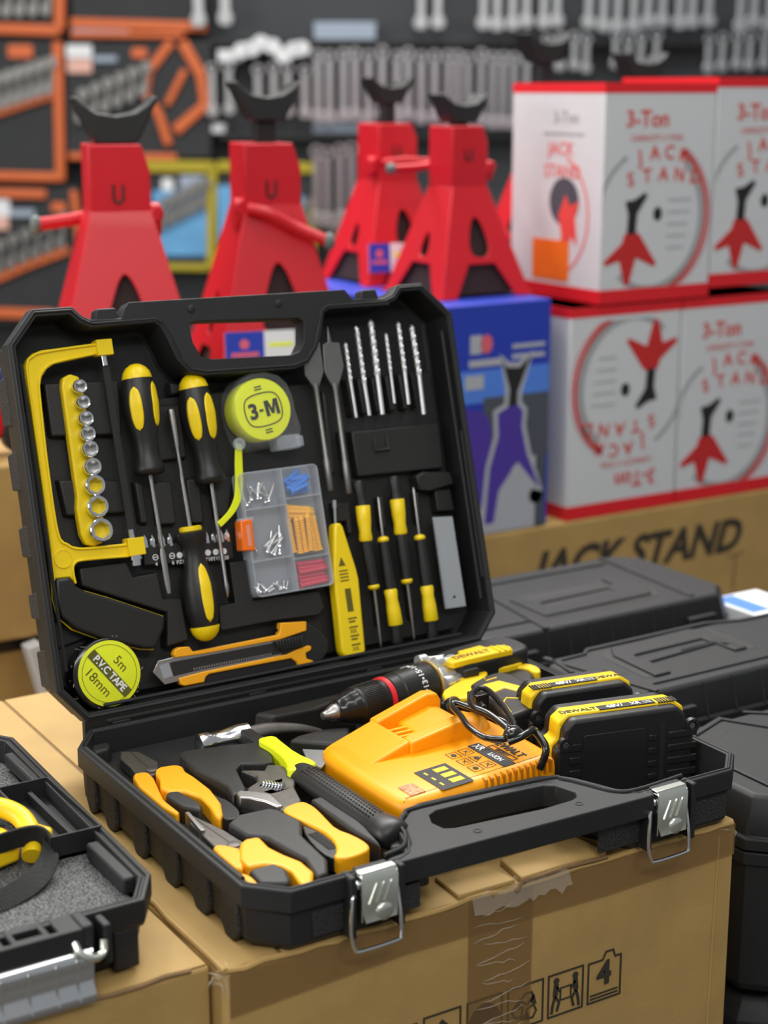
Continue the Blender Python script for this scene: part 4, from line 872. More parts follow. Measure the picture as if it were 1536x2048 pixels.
# two battery packs
def battery(label, ox, oy, yaw, L, left_text, dz=0.0, D=40):
    t = thing('battery_pack', label, 'battery', (ox, oy, -44), group='battery packs')
    X_ = TR(ox, oy, dz) @ R('Z', yaw); XY = X_ @ R('X', 90)      # prism in x,z extruded towards -y (local)
    sh = [(1, -44), (1, 9), (7, 12), (8, 24), (15, 32), (L-17, 32), (L-9, 25), (L-7, 12), (L-1, 9), (L-1, -44)]
    part('front_shell', MB(XY).prism(sh, -13, 0), BLKR, t, bevel=3.2, seg=3)
    part('back_shell', MB(XY).prism(sh, -D, -25), BLKR, t, bevel=3.2, seg=3)
    part('yellow_band', MB(XY).prism([(-1, -30), (-1, 11), (5, 15), (6, 28), (14, 34.2), (L-17, 34.2), (L-7, 28), (L-5, 15), (L+0, 11), (L+0, -30)], -26, -9), YELD, t, bevel=2.0, seg=3)
    part('front_panel', MB(XY).prism(rrect(24, -43, L*.64, 18, 2), -.6, .7), BLKR, t, bevel=.4, label='smooth black panel on the broad face')
    for a, b, c in ((12, 22, 6), (L*.66, L*.72, 5), (L*.80, L+1, 5.6)):
        rb = MB(XY)
        for k in range(5): rb.prism(rect(a, -38+k*11, b, -38+k*11+c), -.5, 1.1)
        part('side_ribs', rb, BLKR, t, bevel=.5)
    part('vertical_groove', MB(XY).prism(rect(L*.74, -43, L*.775, 20), -.5, .4), BLKM, t)
    for x, z in ((9, 12), (L-3, 14)):
        s_ = part('screw_boss', MB(XY).lathe([(0, 6.4), (4, 6.0), (4.1, 3.6), (2.0, 3.4), (2.0, .1)], (x, z, -3), (0, 0, 1), 20), BLKR, t, bevel=0)
        part('screw', MB(XY).lathe([(0, 2.7), (.8, 2.5), (.9, 1.3), (.2, 1.2)], (x, z, -.6), (0, 0, 1), 14), STEELG, s_)
    zt = 34.4; tp_ = lambda x, y: X_ @ TR(x, y, zt)
    px0 = L*.34 if left_text else L*.24
    part('label_patch', MB(X_).box(px0, px0+L*.40, 9.4, 17.5, 33.6, 34.35), BLKM, t)
    part('white_lettering', MB().text('48V/', 7.6, tp_(px0+L*.12, 13.3), bold=.02, depth=.12, squeeze=1.05).text('XR', 6.6, tp_(px0+L*.27, 13.4), bold=.02, depth=.12).text('LI-ION', 2.6, tp_(px0+L*.355, 14.8), depth=.12).text('2.0 Ah', 2.6, tp_(px0+L*.355, 11.9), depth=.12), WHT, t)
    part('lettering', MB().text('DEWALT', 7.4, tp_(L*.20 if left_text else L*.78, 13.4), bold=.02, depth=.12, squeeze=1.08), BLKM, t)
    vt = MB(X_); x0 = L*.76 if left_text else L*.08
    for k in range(7): vt.box(x0+k*2.5, x0+1.4+k*2.5, 8, 18, 33.6, 34.6)
    part('vent_ribs', vt, BLKR, t)
    return t
battery('black and yellow battery pack standing alone at the front, right of the charger', 306, -261, -12.5, 124, True, 2.0)
bb = battery('black and yellow battery pack fitted to the handle of the drill', 328, -196, -9.5, 108, False, -1.0)
# ================================================================ the grey foam lined case at the left
t = thing('foam_lined_case', 'open black case lined with grey foam, cut off by the left edge', 'tool case', (-250, -130, -50.6))
OUT_C = [(-440, 20), (-440, -280), (-420, -302), (-62, -302), (-43, -270), (-35, 18), (-46, 34), (-420, 34)]
def shell2(poly, depth, floor):
    poly = ccw(poly); m = MB()
    prof = [(-13, -depth), (-9, -depth+9), (-6, -22), (-1.5, -19), (0, -15), (0, -.6), (-1, 0), (-3.5, 0), (-4, -2.4), (-6.0, -2.4), (-6.4, -1), (-8.4, -1), (-9.5, floor+2), (-11, floor)]
    return m.loft([ring3(off(poly, d), z) for d, z in prof])
part('case_shell', shell2(OUT_C, 50, -34), CASE, t, bevel=.6, ang=25)
rb = MB()
for y in (-232, -150, -60): part('wall_rib', MB().box(-52, -43.5, y-10, y+10, -48, -19), CASE, t, bevel=2, seg=3)
part('wall_rib', MB().box(-84, -66, -300, -293, -48, -19), CASE, t, bevel=2, seg=3)
part('foam_lining', MB().prism([(-428, 22), (-428, -282), (-70, -288), (-55, -262), (-47, 10), (-56, 22)], -34, -17), FOAM, t, bevel=1.5, label='speckled grey foam lining')
part('rim_lug', MB().box(-60, -50, -262, -195, -16, -3), CASE, t, bevel=2.5, seg=3); part('rim_lug', MB().box(-52, -43, -70, -4, -14, -3), CASE, t, bevel=2.5, seg=3)
tr = thing('parts_tray', 'small black divided plastic tray resting in the foam lined case', 'tray', (-62, -126, -16))
o_ = ccw(rrect(-84, -184, -42, -78, 3)); m = MB(); m.prism(o_, -16.5, -14); m.prism(o_, -16.5, 1.5, [off(o_, -1.8)])
part('tray_wall', m, CASE_IN, tr, bevel=.5)
part('tray_divider', MB().box(-62, -58, -172, -84, -16, -5).box(-82, -43, -170, -168, -16, -8), CASE_IN, tr, bevel=.5)
cb = MB()                                    # the slotted handle bar on the front rim
for xa, xb in ((-440, -196), (-190, -162), (-157, -132), (-127, -112)): cb.prism(ccw(rect(xa, -318, xb, -296)), -16, .4, [rect(xa+4, -312, xb-4, -300)] if xb-xa > 16 else [])
cb.box(-440, -112, -320, -315, -18, .6)
part('slotted_bar', cb, CASE, t, bevel=1.0)
part('clasp_post', MB().box(-112, -104, -318, -296, -20, .8).box(-98, -92, -318, -296, -30, -2), CASE, t, bevel=1.8, seg=3)
cp = MB(); zs = [(-14, -321), (-20, -324), (-24, -323), (-38, -321), (-43, -325), (-49, -325), (-52, -321)]
cp.loft([[(-260, y, z), (-107, y, z), (-107, y+1.4, z), (-260, y+1.4, z)] for z, y in zs])
c_ = part('wide_clasp', cp, CHR, t, sharp=80, label='wide polished zinc clasp')
g = MB()
for x in (-240, -222, -204, -186, -168, -150, -132, -118): g.tube([(x, -324.4, -18), (x, -323.4, -26), (x, -321.6, -38), (x, -325.4, -46)], .8, 6)
part('pressed_ribs', g, CHR, c_)
part('clasp_hook', MB().tube(smooth_path([(-118, -318, -8), (-116, -324, -14), (-108, -326, -18), (-101, -324, -17), (-99, -321, -10)], 5), 2.6, 8), ZINC, c_, label='bent zinc clasp hook')
tl = thing('jigsaw_tool', 'yellow power tool with black grip lying in the foam lined case', 'power tool', (-115, -150, -16))
m = MB().tube(smooth_path([(-178, -120, 8), (-140, -124, 12), (-108, -132, 12), (-92, -148, 8), (-90, -170, 0), (-96, -186, -8)], 6), 7.5, 14, flat=1.0)
m.tube(smooth_path([(-93, -160, 2), (-82, -168, -2), (-76, -172, -4)], 4), [6.5]*7+[5.4, 2.5], 12)
part('yellow_housing', m, YELD, tl, sharp=60)
part('side_plate', MB().prism(smoothpoly([(-180, -128), (-112, -140), (-100, -152), (-102, -186), (-180, -176)], 1), -14, 2), YELD, tl, bevel=3, seg=3)
part('black_grip', MB().prism(smoothpoly([(-186, -140), (-122, -148), (-118, -180), (-186, -186)], 1), -14, 6), BLKR, tl, bevel=4, seg=3)
part('body', MB().ball((-112, -100, -6), 16, 1.6, .9, .7, 18), BLKR, tl, sharp=60)
m = MB()                                     # webbing strap
def band(path, wd, m_):
    vs = []; fs = []
    for i, (p, d) in enumerate(path):
        a, b = Vector(p)-Vector(d)*wd/2, Vector(p)+Vector(d)*wd/2; vs += [tuple(a), tuple(b)]
        if i: k = 2*i; fs.append((k-2, k-1, k+1, k))
    m_.add(vs, fs)
P = smooth_path([(-210, -190, -2), (-160, -190, 2), (-120, -184, 6), (-92, -184, 6), (-86, -196, 0), (-98, -212, -8), (-122, -226, -12), (-160, -236, -13), (-230, -244, -13)], 6)
band([(p, Vector((0, -.25, 1)).normalized() if i < 24 else Vector((-.25, .75, .45)).normalized()) for i, p in enumerate(P)], 17, m)
ws = MB()
for i, p in enumerate(smooth_path(P, 5)):
    d = Vector((0, -.25, 1)).normalized() if i < 24*5 else Vector((-.25, .75, .45)).normalized()
    if i % 2 == 0: ws.tube([tuple(Vector(p)-d*8.3), tuple(Vector(p)+d*8.3)], 1.25, 5)
m.v += ws.v; k0 = len(m.v)-len(ws.v); m.f += [tuple(q+k0 for q in f_) for f_ in ws.f]
s_ = solo('webbing_strap', 'ribbed black webbing strap curled over the grey foam', 'strap', m, WEB, (-100, -200, -16))

# ================================================================ closed black cases stacked at the right
def closed_case(label, x0, x1, y0, y1, z0, z1, bev, kind='plain', ch=22):
    t = thing('closed_tool_case', label, 'tool case', ((x0+x1)/2, (y0+y1)/2, z0))
    o_ = ccw([(x0+ch, y0), (x1-ch, y0), (x1, y0+ch), (x1, y1-ch), (x1-ch, y1), (x0+ch, y1), (x0, y1-ch), (x0, y0+ch)])
    zm = z1-46
    low = [(-10, z0), (-5, z0+8), (-5, zm-12), (-1, zm-12), (-1, zm-1)]; up = [(-1, zm+.6), (-1, zm+11), (-4, zm+12), (-4, z1-bev), (-12, z1-3), (-16, z1)]
    part('lower_shell', MB().loft([ring3(off(o_, d), z) for d, z in low]), CASE, t, bevel=.8, ang=25)
    lid_ = part('lid_shell', MB().loft([ring3(off(o_, d), z) for d, z in up]), CASE, t, bevel=1.2, ang=25)
    def pan(nm, poly, h=2.2, holes=(), m_=None, bv=1.2): return part(nm, MB().prism(poly, z1-.6, z1+h, holes), m_ or CASE, lid_, bevel=bv, seg=3)
    def line_(nm, pts, wd, h=2.0, m_=None): return pan(nm, thick(pts, wd), h, (), m_, .8)
    if kind == 'far':
        pan('handle_recess', [(606, 146), (770, 150), (782, 172), (782, 236), (748, 240), (744, 226), (620, 228), (606, 214)], .3, (), BLKM, 0)
        pan('folding_handle', [(612, 152), (764, 156), (775, 174), (776, 230), (752, 232), (750, 206), (630, 204), (628, 220), (612, 220)], 2.6, [[(634, 178), (738, 188), (738, 199), (634, 193)]])
        line_('raised_rib', [(588, 118), (606, 262)], 6); line_('raised_rib', [(606, 262), (612, 306)], 6); line_('raised_rib', [(800, 128), (812, 308)], 6)
        line_('raised_rib', [(500, 150), (590, 150)], 4); line_('raised_rib', [(610, 284), (800, 284)], 4)
    if kind == 'mid':
        pan('handle_recess', [(556, -78), (560, -8), (576, 8), (690, 12), (712, 6), (712, -66), (700, -66), (698, -4), (690, 2), (584, -2), (576, -16), (572, -78)], .3, (), BLKM, 0)
        pan('folding_handle', [(566, -80), (570, -12), (582, 6), (688, 12), (702, 4), (700, -64), (684, -64), (684, -36), (588, -46), (586, -80)], 2.6, [[(584, -38), (682, -31), (682, -18), (588, -22)]])
        line_('raised_rib', [(509, 20), (541, -112)], 6); line_('raised_rib', [(506, -30), (512, 12)], 4); line_('raised_rib', [(516, 6), (550, 8), (560, 17)], 4)
        line_('raised_rib', [(560, 17), (720, 20), (760, 8), (900, 6)], 5); line_('raised_rib', [(552, -94), (900, -92)], 3)
    if kind == 'near':
        line_('raised_rib', [(500, -190), (574, -162), (600, -205), (880, -205)], 6); line_('raised_rib', [(604, -160), (640, -190), (880, -190)], 4)
        pan('raised_panel', [(500, -300), (880, -300), (880, -225), (590, -225), (560, -190), (500, -215)], 2.0)
    for xa in (x0+52, x1-92): part('clasp_recess', MB().box(xa, xa+40, y0-1.2, y0+7, zm-10, z1-bev*.6), BLKM, lid_, bevel=1.2)
    for k in range(7):
        xx = x0+110+k*(x1-x0-220)/6
        part('bevel_rib', MB().tube([(xx, y0+2.6, z1-bev-4), (xx, y0+4.4, z1-bev), (xx, y0+12.6, z1-2)], 1.5, 6), CASE, lid_)
    return t
closed_case('black closed case nearest the camera at the right edge, topmost of its stack', 466, 905, -331, -150, -226, -50, 22, 'near')
closed_case('black closed case at the lower right edge, beneath the nearest closed case', 470, 905, -328, -152, -416, -238, 18)
closed_case('black closed case with folding handle, middle one of the three on the right', 490, 930, -122, 30, -212, -32, 30, 'mid')
closed_case('black closed case with folding handle, the farthest, touching the lettered carton side', 478, 872, 108, 322, -216, -42, 30, 'far', 34)
fld = thing('printed_leaflet', 'small white and blue printed packet behind the closed cases at the right edge', 'packet', (922, 150, -416))
part('sheet', MB().box(884, 960, 108, 190, -416, -74), WHM, fld, bevel=2)
part('blue_print', MB().box(888, 915, 120, 184, -74.2, -73.4), BOXB2, fld)
# ================================================================ jack stands
def stand(label, x, y, z, yaw, sx, sz, post, lever, sad=1.0, group='red jack stands', bw=76, H0=150, nw=33, back=False):
    """body 233 mm tall at scale 1; lever = (side, rod end x, y, z)"""
    B = lambda p: (p[0]*sx, p[1]*sx, p[2]*sz)
    t = thing('jack_stand', label, 'jack stand', (x, y, z), group=group)
    X_ = TR(x, y, z) @ R('Z', yaw) @ Matrix.Diagonal((sx, sx, sz, 1))
    H1 = 233; by = (nw+8) if back else (-nw-6)
    part('inner_shade_core', MB(X_).loft([[(a*(bw-9), b*(bw-9), 4) for a, b in ((-1, -1), (1, -1), (1, 1), (-1, 1))], [(a*(nw-8), b*(nw-8), H0-2) for a, b in ((-1, -1), (1, -1), (1, 1), (-1, 1))]]), DARKIN, t)  # added dark core puts shade inside the hollow stand
    for k in range(4):                       # four splayed sides with a window and an arch
        ln = math.hypot(bw-nw, H0); a = math.atan2(bw-nw, H0)
        F = X_ @ R('Z', 90*k) @ TR(0, -bw, 0) @ R('X', 90-math.degrees(a))
        out = [(-bw, 0), (-bw+26, 0), (-22, ln*.30), (22, ln*.30), (bw-26, 0), (bw, 0), (nw, ln), (-nw, ln)]
        win = smoothpoly([(-20-(bw-76)*.6, ln*.36), (20+(bw-76)*.6, ln*.36), (8, ln*.72), (-8, ln*.72)], 2)
        if k % 2: win = smoothpoly([(-12, ln*.36), (12, ln*.36), (5, ln*.58), (-5, ln*.58)], 2)
        part('splayed_side', MB(F).prism(out, -2.5, 0, [win]), RED, t, bevel=1.2)
        part('foot_corner', MB(X_ @ R('Z', 90*k)).prism([(-bw-3, -bw-3), (-bw+20, -bw-3), (-bw-3, -bw+20)], -1.0+1, 3), RED, t)
    part('neck', MB(X_).loft([[(s1*nw, s2*nw, H0-3) for s1, s2 in ((-1, -1), (1, -1), (1, 1), (-1, 1))], [(s1*nw, s2*nw, H1-22) for s1, s2 in ((-1, -1), (1, -1), (1, 1), (-1, 1))], [(-nw, -nw, H1), (nw*.72, -nw, H1), (nw*.72, nw, H1), (-nw, nw, H1)]]), RED, t, bevel=2.2, seg=3)
    part('neck_slot', MB(X_).tube([(-8, -nw-.3, H1-32), (-8, -nw-.3, H1-44), (-3, -nw-.3, H1-47), (3, -nw-.3, H1-44), (3, -nw-.3, H1-32)], 1.6, 6), BLKP, t)
    s_ = lever[0]
    part('pivot_barrel', MB(X_).lathe([(0, 12), (2, 15), (14, 15), (16, 12)], (s_*(nw-4), -nw+14, H1-62), (s_, 0, 0), 20).lathe([(0, 8), (6, 8), (8, 6)], (s_*(nw+6), -nw+6, H1-56), (0, -1, 0), 16), RED, t, bevel=.8)
    e = Vector(lever[1:4]); p0 = Vector((s_*(nw-2), by, H1-56))
    lv = MB(X_).tube(smooth_path([tuple(p0), tuple(p0.lerp(e, .25)+Vector((0, 5 if back else -5, 3))), tuple(p0.lerp(e, .6)), tuple(e)], 5), 5.6, 10)
    part('lever', lv, RED, t, sharp=60)
    part('lever_tip', MB(X_).ball(tuple(e), 8, seg=12), mat('grey_green_rubber', (.12, .15, .14), .5), t)
    X2 = TR(x, y, z) @ R('Z', yaw) @ Matrix.Diagonal((sx*sad, sx*sad, sz*sad if sz < 1.3 else sx*sad*1.05, 1))
    base = (H1*sz)/(sz*sad if sz < 1.3 else sx*sad*1.05)
    part('ratchet_post', MB(X2).box(-13, 13, -9, 9, base-8, base+post+2), BLKP, t, bevel=2)
    pf = [(-20, 0), (20, 0), (27, 10), (44, 44), (40, 46), (33, 38), (20, 30), (0, 27), (-20, 30), (-33, 38), (-40, 46), (-44, 44), (-27, 10)]
    part('saddle', MB(X2 @ TR(0, 0, base+post)).prism(pf, -22, 22, xf=R('X', 90)), BLKP, t, bevel=2.5, seg=3)
    return t
# supporting blue boxes first
def bluebox(label, x0, x1, y0, y1, z0, z1, graphics=False):
    t = thing('blue_box', label, 'box', ((x0+x1)/2, (y0+y1)/2, z0))
    part('box_body', MB().box(x0, x1, y0, y1, z0, z1), BOXB, t, bevel=2)
    if graphics:
        X_ = TR(x0, y0-.3, z0) @ R('X', 90); W_, H_ = x1-x0, z1-z0
        g = lambda nm, poly, m_, h=.3: part(nm, MB().prism(poly, -.2, h, xf=X_), m_, t)
        g('pale_print', rect(0, 0, W_-20, H_*.40), BOXLG); g('slate_print', rect(W_*.45, H_*.32, W_-2, H_*.60), BOXDG, .35)
        g('slate_strip', rect(W_-22, 0, W_-6, H_*.40), BOXDG); g('light_blue_print', rect(0, H_*.58, W_-2, H_*.72), BOXB2, .32)
        g('violet_print', smoothpoly([(0, 10), (W_*.40, 10), (W_*.52, H_*.28), (W_*.52, H_*.50), (W_*.40, H_*.56), (0, H_*.56)], 1), BOXB3, .4)
        cx = W_*.72
        st = [(-46, 16), (-30, 16), (-22, 62), (10, 100), (44, 62), (50, 58), (26, 110), (16, 150), (18, 172), (8, 182), (8, 200), (30, 250), (10, 234), (-12, 236), (-22, 252), (-6, 205), (-8, 180), (-26, 172), (-24, 140), (-38, 96)]
        g('outline_print', off(ccw([(cx+a-6, b-2) for a, b in st]), 7), BOXLG, .5)
        g('stand_print', [(cx+a-6, b-2) for a, b in st if b < 190], BOXB3, .65); g('saddle_print', [(cx+a-6, b-2) for a, b in st if b > 175], BLKM, .7)
        g('window_print', smoothpoly([(cx-8, 72), (cx+12, 72), (cx+6, 92), (cx-6, 92)], 1), BOXLG, .75)
        g('logo_print', rect(W_*.34, H_*.79, W_*.43, H_*.87), BOXLG); g('logo_print_red', ellipse(W_*.47, H_*.83, 10, 13, 16), mat('rose_print', (.7, .12, .16), .5))
        part('lettering', MB(X_).prism(rect(W_*.33, H_*.735, W_*.62, H_*.765), -.2, .4).prism(rect(W_*.68, H_*.80, W_*.95, H_*.818), -.2, .4).prism(rect(W_*.68, H_*.755, W_*.95, H_*.775), -.2, .4).prism(rect(W_*.30, H_*.64, W_*.45, H_*.70), -.2, .5), BOXLG, t)
        g('yellow_seal', ellipse(W_*.90, H_*.14, 12, 12, 16), mat('olive_yellow_print', (.40, .34, .03), .5))
    return t
bluebox('blue jack stand box with dark stand picture, right of the open lid', 776, 984, 639, 1060, -94, 230, True)
bluebox('plain blue box behind the open lid, left of the pictured blue box', 700, 771, 905, 1062, -94, 229)
stand('red jack stand on the brown carton, leftmost of the four, lever to its left', 371, 716, 104.4, -16, 1.03, 1.48, 0, (1, -92, 46, 166), 1.13, bw=103, H0=180, nw=36, back=True)
stand('red jack stand with its saddle raised, second from the left, lever pointing right', 600, 760, 104.4, -12, 1.05, 1.465, 26, (-1, 62, -66, 148), .98, bw=100, H0=180, nw=36)
stand('red jack stand behind the others on the blue box, lever joining the front one', 918, 966, 230.6, -2, 1.0, 1.0, 36, (-1, 96, -52, 178), .82)
stand('red jack stand standing nearest on the blue box, beside the white boxes', 914, 771, 230.6, 0, 1.0, 1.0, 4, (1, -84, 44, 174), .88, nw=30, back=True)
stand('jack stand behind the white boxes, its black saddle showing above them, the left one', 1240, 1010, 232, 0, 1.0, 1.0, 90, (1, 60, 52, 150), group='stands hidden behind the white boxes', back=True)
stand('jack stand behind the white boxes, its black saddle showing above them, the right one', 1400, 960, 232, 0, 1.0, 1.0, 60, (1, 60, 52, 150), group='stands hidden behind the white boxes', back=True)
bluebox('blue box standing behind the white boxes, hidden from the front', 1130, 1560, 880, 1130, -95, 231.5)
def pricetag(label, x, y, z, w_, h_):
    t = thing('price_tag', label, 'price tag', (x, y, z))
    X_ = TR(x, y, z) @ R('Z', -12) @ R('X', 84)
    part('card', MB(X_).prism(rect(0, 0, w_, h_), -.6, .6), WHM, t)
    part('blue_field', MB(X_).prism(rect(0, 0, w_*.55, h_), .6, .9), BOXB, t)
    part('print', MB(X_).prism(ellipse(w_*.27, h_*.65, h_*.14, h_*.14, 12), .9, 1.1).prism(rect(w_*.08, h_*.3, w_*.47, h_*.42), .9, 1.1), mat('rose_print', (.7, .12, .16), .5), t)
    part('lime_line', MB(X_).prism(rect(w_*.62, h_*.55, w_*.96, h_*.66), .6, 1.0), LIME, t)
pricetag('blue and white price tag seen through the lid handle, stuck on the second stand', 462, 610, 180, 90, 44)
pricetag('blue and white price tag leaning on the stand farthest back', 836, 884, 252, 60, 42)

# red floor jack peeking out at the left edge
t = thing('floor_jack', 'red floor jack with black wheel at the left edge behind the lid', 'jack', (130, 650, 104))
part('frame', MB().prism(smoothpoly([(20, 116), (182, 116), (188, 160), (180, 196), (20, 200)], 1), -645, -605, xf=R('X', 90)), RED, t, bevel=6, seg=3)
part('wheel', MB().lathe([(0, 20), (2, 24), (18, 24), (20, 20)], (196, 600, 128.4), (0, 1, 0), 24), BLKP, t)
part('hub', MB().lathe([(0, 9), (3, 9), (4, 6)], (196, 600, 132), (0, -1, 0), 16), RED, t)
part('cap', MB().box(120, 196, 598, 626, 176, 206), BOXB, t, bevel=3)

# ================================================================ white and red boxes
def jackbox(label, x0, z0, H_, flip=False, y0=639, side=True, W_=205, D_=214):
    t = thing('jack_stand_box', label, 'box', (x0+W_/2, y0+D_/2, z0), group='white and red jack stand boxes')
    part('box_body', MB().box(x0, x0+W_, y0, y0+D_, z0, z0+H_), BOXW, t, bevel=1.5)
    for a, b in ((0, 20), (H_-14, H_)): part('red_band', MB().box(x0-.5, x0+W_+.5, y0-.5, y0+D_+.5, z0+a, z0+b), BOXR, t)
    X_ = TR(x0, y0-.3, z0) @ R('X', 90)
    if flip: X_ = X_ @ TR(W_, H_, 0) @ R('Z', 180)
    def arcband(cx, cy, rx, ry, wd, a0, a1, tilt=0.0):
        return thick([(cx+rx*math.cos(math.radians(a))*math.cos(tilt)-ry*math.sin(math.radians(a))*math.sin(tilt), cy+rx*math.cos(math.radians(a))*math.sin(tilt)+ry*math.sin(math.radians(a))*math.cos(tilt)) for a in range(a0, a1+1, 6)], wd)
    clip = lambda p: [(min(max(a, .5), W_-.5), min(max(b, 21), H_-15)) for a, b in p]
    part('grey_ring_print', MB(X_).prism(clip(arcband(92, 118, 92, 100, 9, -120, 60, -.15)), -.2, .3).prism(clip(arcband(92, 118, 100, 100, 6, 120, 178)), -.2, .3), BOXG, t)
    part('red_ring_print', MB(X_).prism(clip(arcband(96, 118, 98, 106, 6.5, -62, 72, -.15)), -.2, .4).prism(clip(arcband(98, 118, 104, 110, 1.6, -62, 72, -.15)), -.2, .4), BOXD, t)
    sp_ = [(40, 30), (48, 30), (60, 78), (94, 60), (98, 66), (66, 118), (58, 124), (38, 120), (34, 104), (2, 74), (4, 66), (30, 74)]
    part('stand_print', MB(X_).prism([(a+4, 22+(b-26)*.80) for a, b in sp_], -.2, .5), BOXD, t)
    part('saddle_print', MB(X_).prism([(46, 97), (62, 97), (64, 126), (82, 150), (78, 155), (58, 145), (42, 143), (48, 124)], -.2, .6).prism(ellipse(102, 124, 8, 10, 12), -.2, .4), BLKM, t)
    tx = MB(X_); tx.text('3-Ton', 32, TR(78, H_-50, .2), bold=.02, depth=.2); tx.text('CAPACITY 3 TON', 12, TR(96, H_-76, .2), depth=.2)
    for i, c in enumerate('JACK'): tx.text(c, 27, TR(66+i*27, H_-106+10*math.sin((i+.5)/4*3.1), .2) @ R('Z', 12-8*i), bold=.02, depth=.2)
    for i, c in enumerate('STAND'): tx.text(c, 27, TR(50+i*30, H_-136+9*math.sin((i+.5)/5*3.1), .2) @ R('Z', 10-6*i), bold=.02, depth=.2)
    part('red_lettering', tx, mat('brick_print', (.62, .07, .05), .5), t)
    g = MB(X_)
    for i in range(5): g.prism(rect(120, 142-i*17, 165-i*3, 144-i*17), -.2, .25)
    part('small_print', g, BOXG, t)
    if side:
        Y_ = TR(x0-.3, y0+D_, z0) @ R('Z', -90) @ R('X', 90)
        if flip: Y_ = Y_ @ TR(D_, H_, 0) @ R('Z', 180)
        s_ = MB(Y_); s_.prism(ellipse(128, 140, 34, 34, 28), -.2, .3); part('photo_print', s_, BOXDG, t)
        s_ = MB(Y_).prism([(116, 120), (124, 92), (118, 72), (130, 86), (136, 64), (146, 92), (160, 78), (154, 118), (164, 142), (142, 134), (132, 150)], -.2, .5)
        s_.text('JACK', 26, TR(118, H_-92, .2), bold=.0, depth=.2); s_.text('STAND', 26, TR(122, H_-124, .2), depth=.2); s_.prism(clip(arcband(80, 120, 104, 96, 3, -60, 60)), -.2, .4)
        part('red_side_print', s_, mat('bright_red_print', (.80, .07, .06), .5), t)
        s_ = MB(Y_).text('3-Ton', 24, TR(128, H_-48, .2), depth=.2); s_.prism(rect(76, H_-72, 170, H_-69), -.2, .3); part('grey_side_print', s_, BOXG, t)
        if not flip: part('orange_label', MB(Y_).prism(rect(56, 26, 142, 84), -.2, .6), BOXO, t, label='orange sticker on the side')
    return t
jackbox('white and red box whose print is upside down, lower row beside the blue box', 1019, -95, 308, flip=True)
jackbox('white and red box with upright print, lower row, right of the upside down one', 1228, -95, 308, side=False, W_=206)
jackbox('white and red box with orange sticker on its side, upper row', 1066, 216, 306, y0=636)
jackbox('white and red box cut off by the right edge, upper row', 1274, 228, 302, side=False, y0=636, W_=206)
part_ = None

# ================================================================ goods on the wall
def wp(x, y, h=0): a = wl(x, y); return (a[0], -h, a[1])
XW = lambda x, y, h=0: TR(*wp(x, y, h)) @ R('X', 90)
KX = 1.03
def wpoly(pts): return [wl(x, y) for x, y in pts]
XZ = Matrix(((1, 0, 0, 0), (0, 0, -1, 0), (0, 1, 0, 0), (0, 0, 0, 1)))     # (x, z, depth) with depth pointing to the viewer
def pouch(label, o_, bars, tips, cards, trim=ORT, face=POUCH, group='orange trimmed wrench sets', cat='wrench set'):
    a = wl(*o_[3]); t = thing('wrench_set', label, cat, (a[0], 0, a[1]), FW, group)
    part('panel', MB(XZ).prism(wpoly(o_), -40, 12), face, t, bevel=3)
    m = MB(XZ)
    for b, wd in bars: m.prism(thick(wpoly(b), wd), 8, 22)
    if bars: part('trim', m, trim, t, bevel=3)
    for (x0, y0, x1, y1, n, L) in tips:
        for i in range(n):
            f = i/max(n-1, 1); x, y = x0+(x1-x0)*f, y0+(y1-y0)*f; p = wl(x, y)
            m = MB(XZ); m.lathe([(0, 7), (L*.5, 6), (L, 5)], (p[0], p[1], 24), (.12, 1, 0), 10, flat=.5); m.prism(ellipse(p[0]+.12*L, p[1]+L, 12, 12, 14), 18, 30)
            m.prism(ellipse(p[0]-4, p[1]-5, 10, 13, 12), 18, 28)
            part('wrench', m, STEELG, t)
    for (x, y, w_, h_, c_) in cards:
        m = MB(XZ).prism(rrect(*(wl(x, y+h_)+wl(x+w_, y)), 4), 10, 18); part('card', m, c_, t)
    return t
pouch('orange trimmed wrench set at the top left corner of the wall', [(-60, 55), (122, 60), (122, -60), (-60, -60)], [([(-60, 56), (124, 62)], 22), ([(122, -60), (122, 62)], 22)], [(-30, 20, 100, 14, 6, 60)], [])
pouch('orange trimmed wrench set at the top, right of the corner set', [(144, 62), (415, 66), (415, -60), (144, -60)], [([(144, 47), (415, 55)], 20), ([(144, 70), (370, 72)], 12)], [], [(148, 50, 112, 18, GREYC)])
pouch('orange trimmed wrench set at the left, between the two rows of diagonal wrenches', [(-60, 362), (122, 362), (116, 80), (-60, 80)], [([(118, 84), (124, 362)], 20), ([(-60, 350), (124, 354)], 18), ([(-20, 232), (60, 205), (120, 186)], 17)], [(0, 205, 104, 172, 6, 46)], [(20, 90, 48, 26, ORT)])
pouch('orange trimmed wrench set with orange hexagonal strap, behind the leftmost stand', [(134, 316), (424, 316), (424, 82), (134, 82)], [([(345, 84), (300, 142), (292, 190), (318, 224), (340, 290)], 18), ([(366, 84), (404, 150), (412, 210), (352, 262)], 22), ([(372, 140), (336, 210)], 14), ([(140, 312), (356, 314)], 14)], [(168, 228, 292, 176, 6, 40)], [(136, 90, 50, 26, WHM), (138, 118, 48, 28, PINKC), (188, 112, 48, 12, GREYC), (266, 96, 30, 20, ORT)])
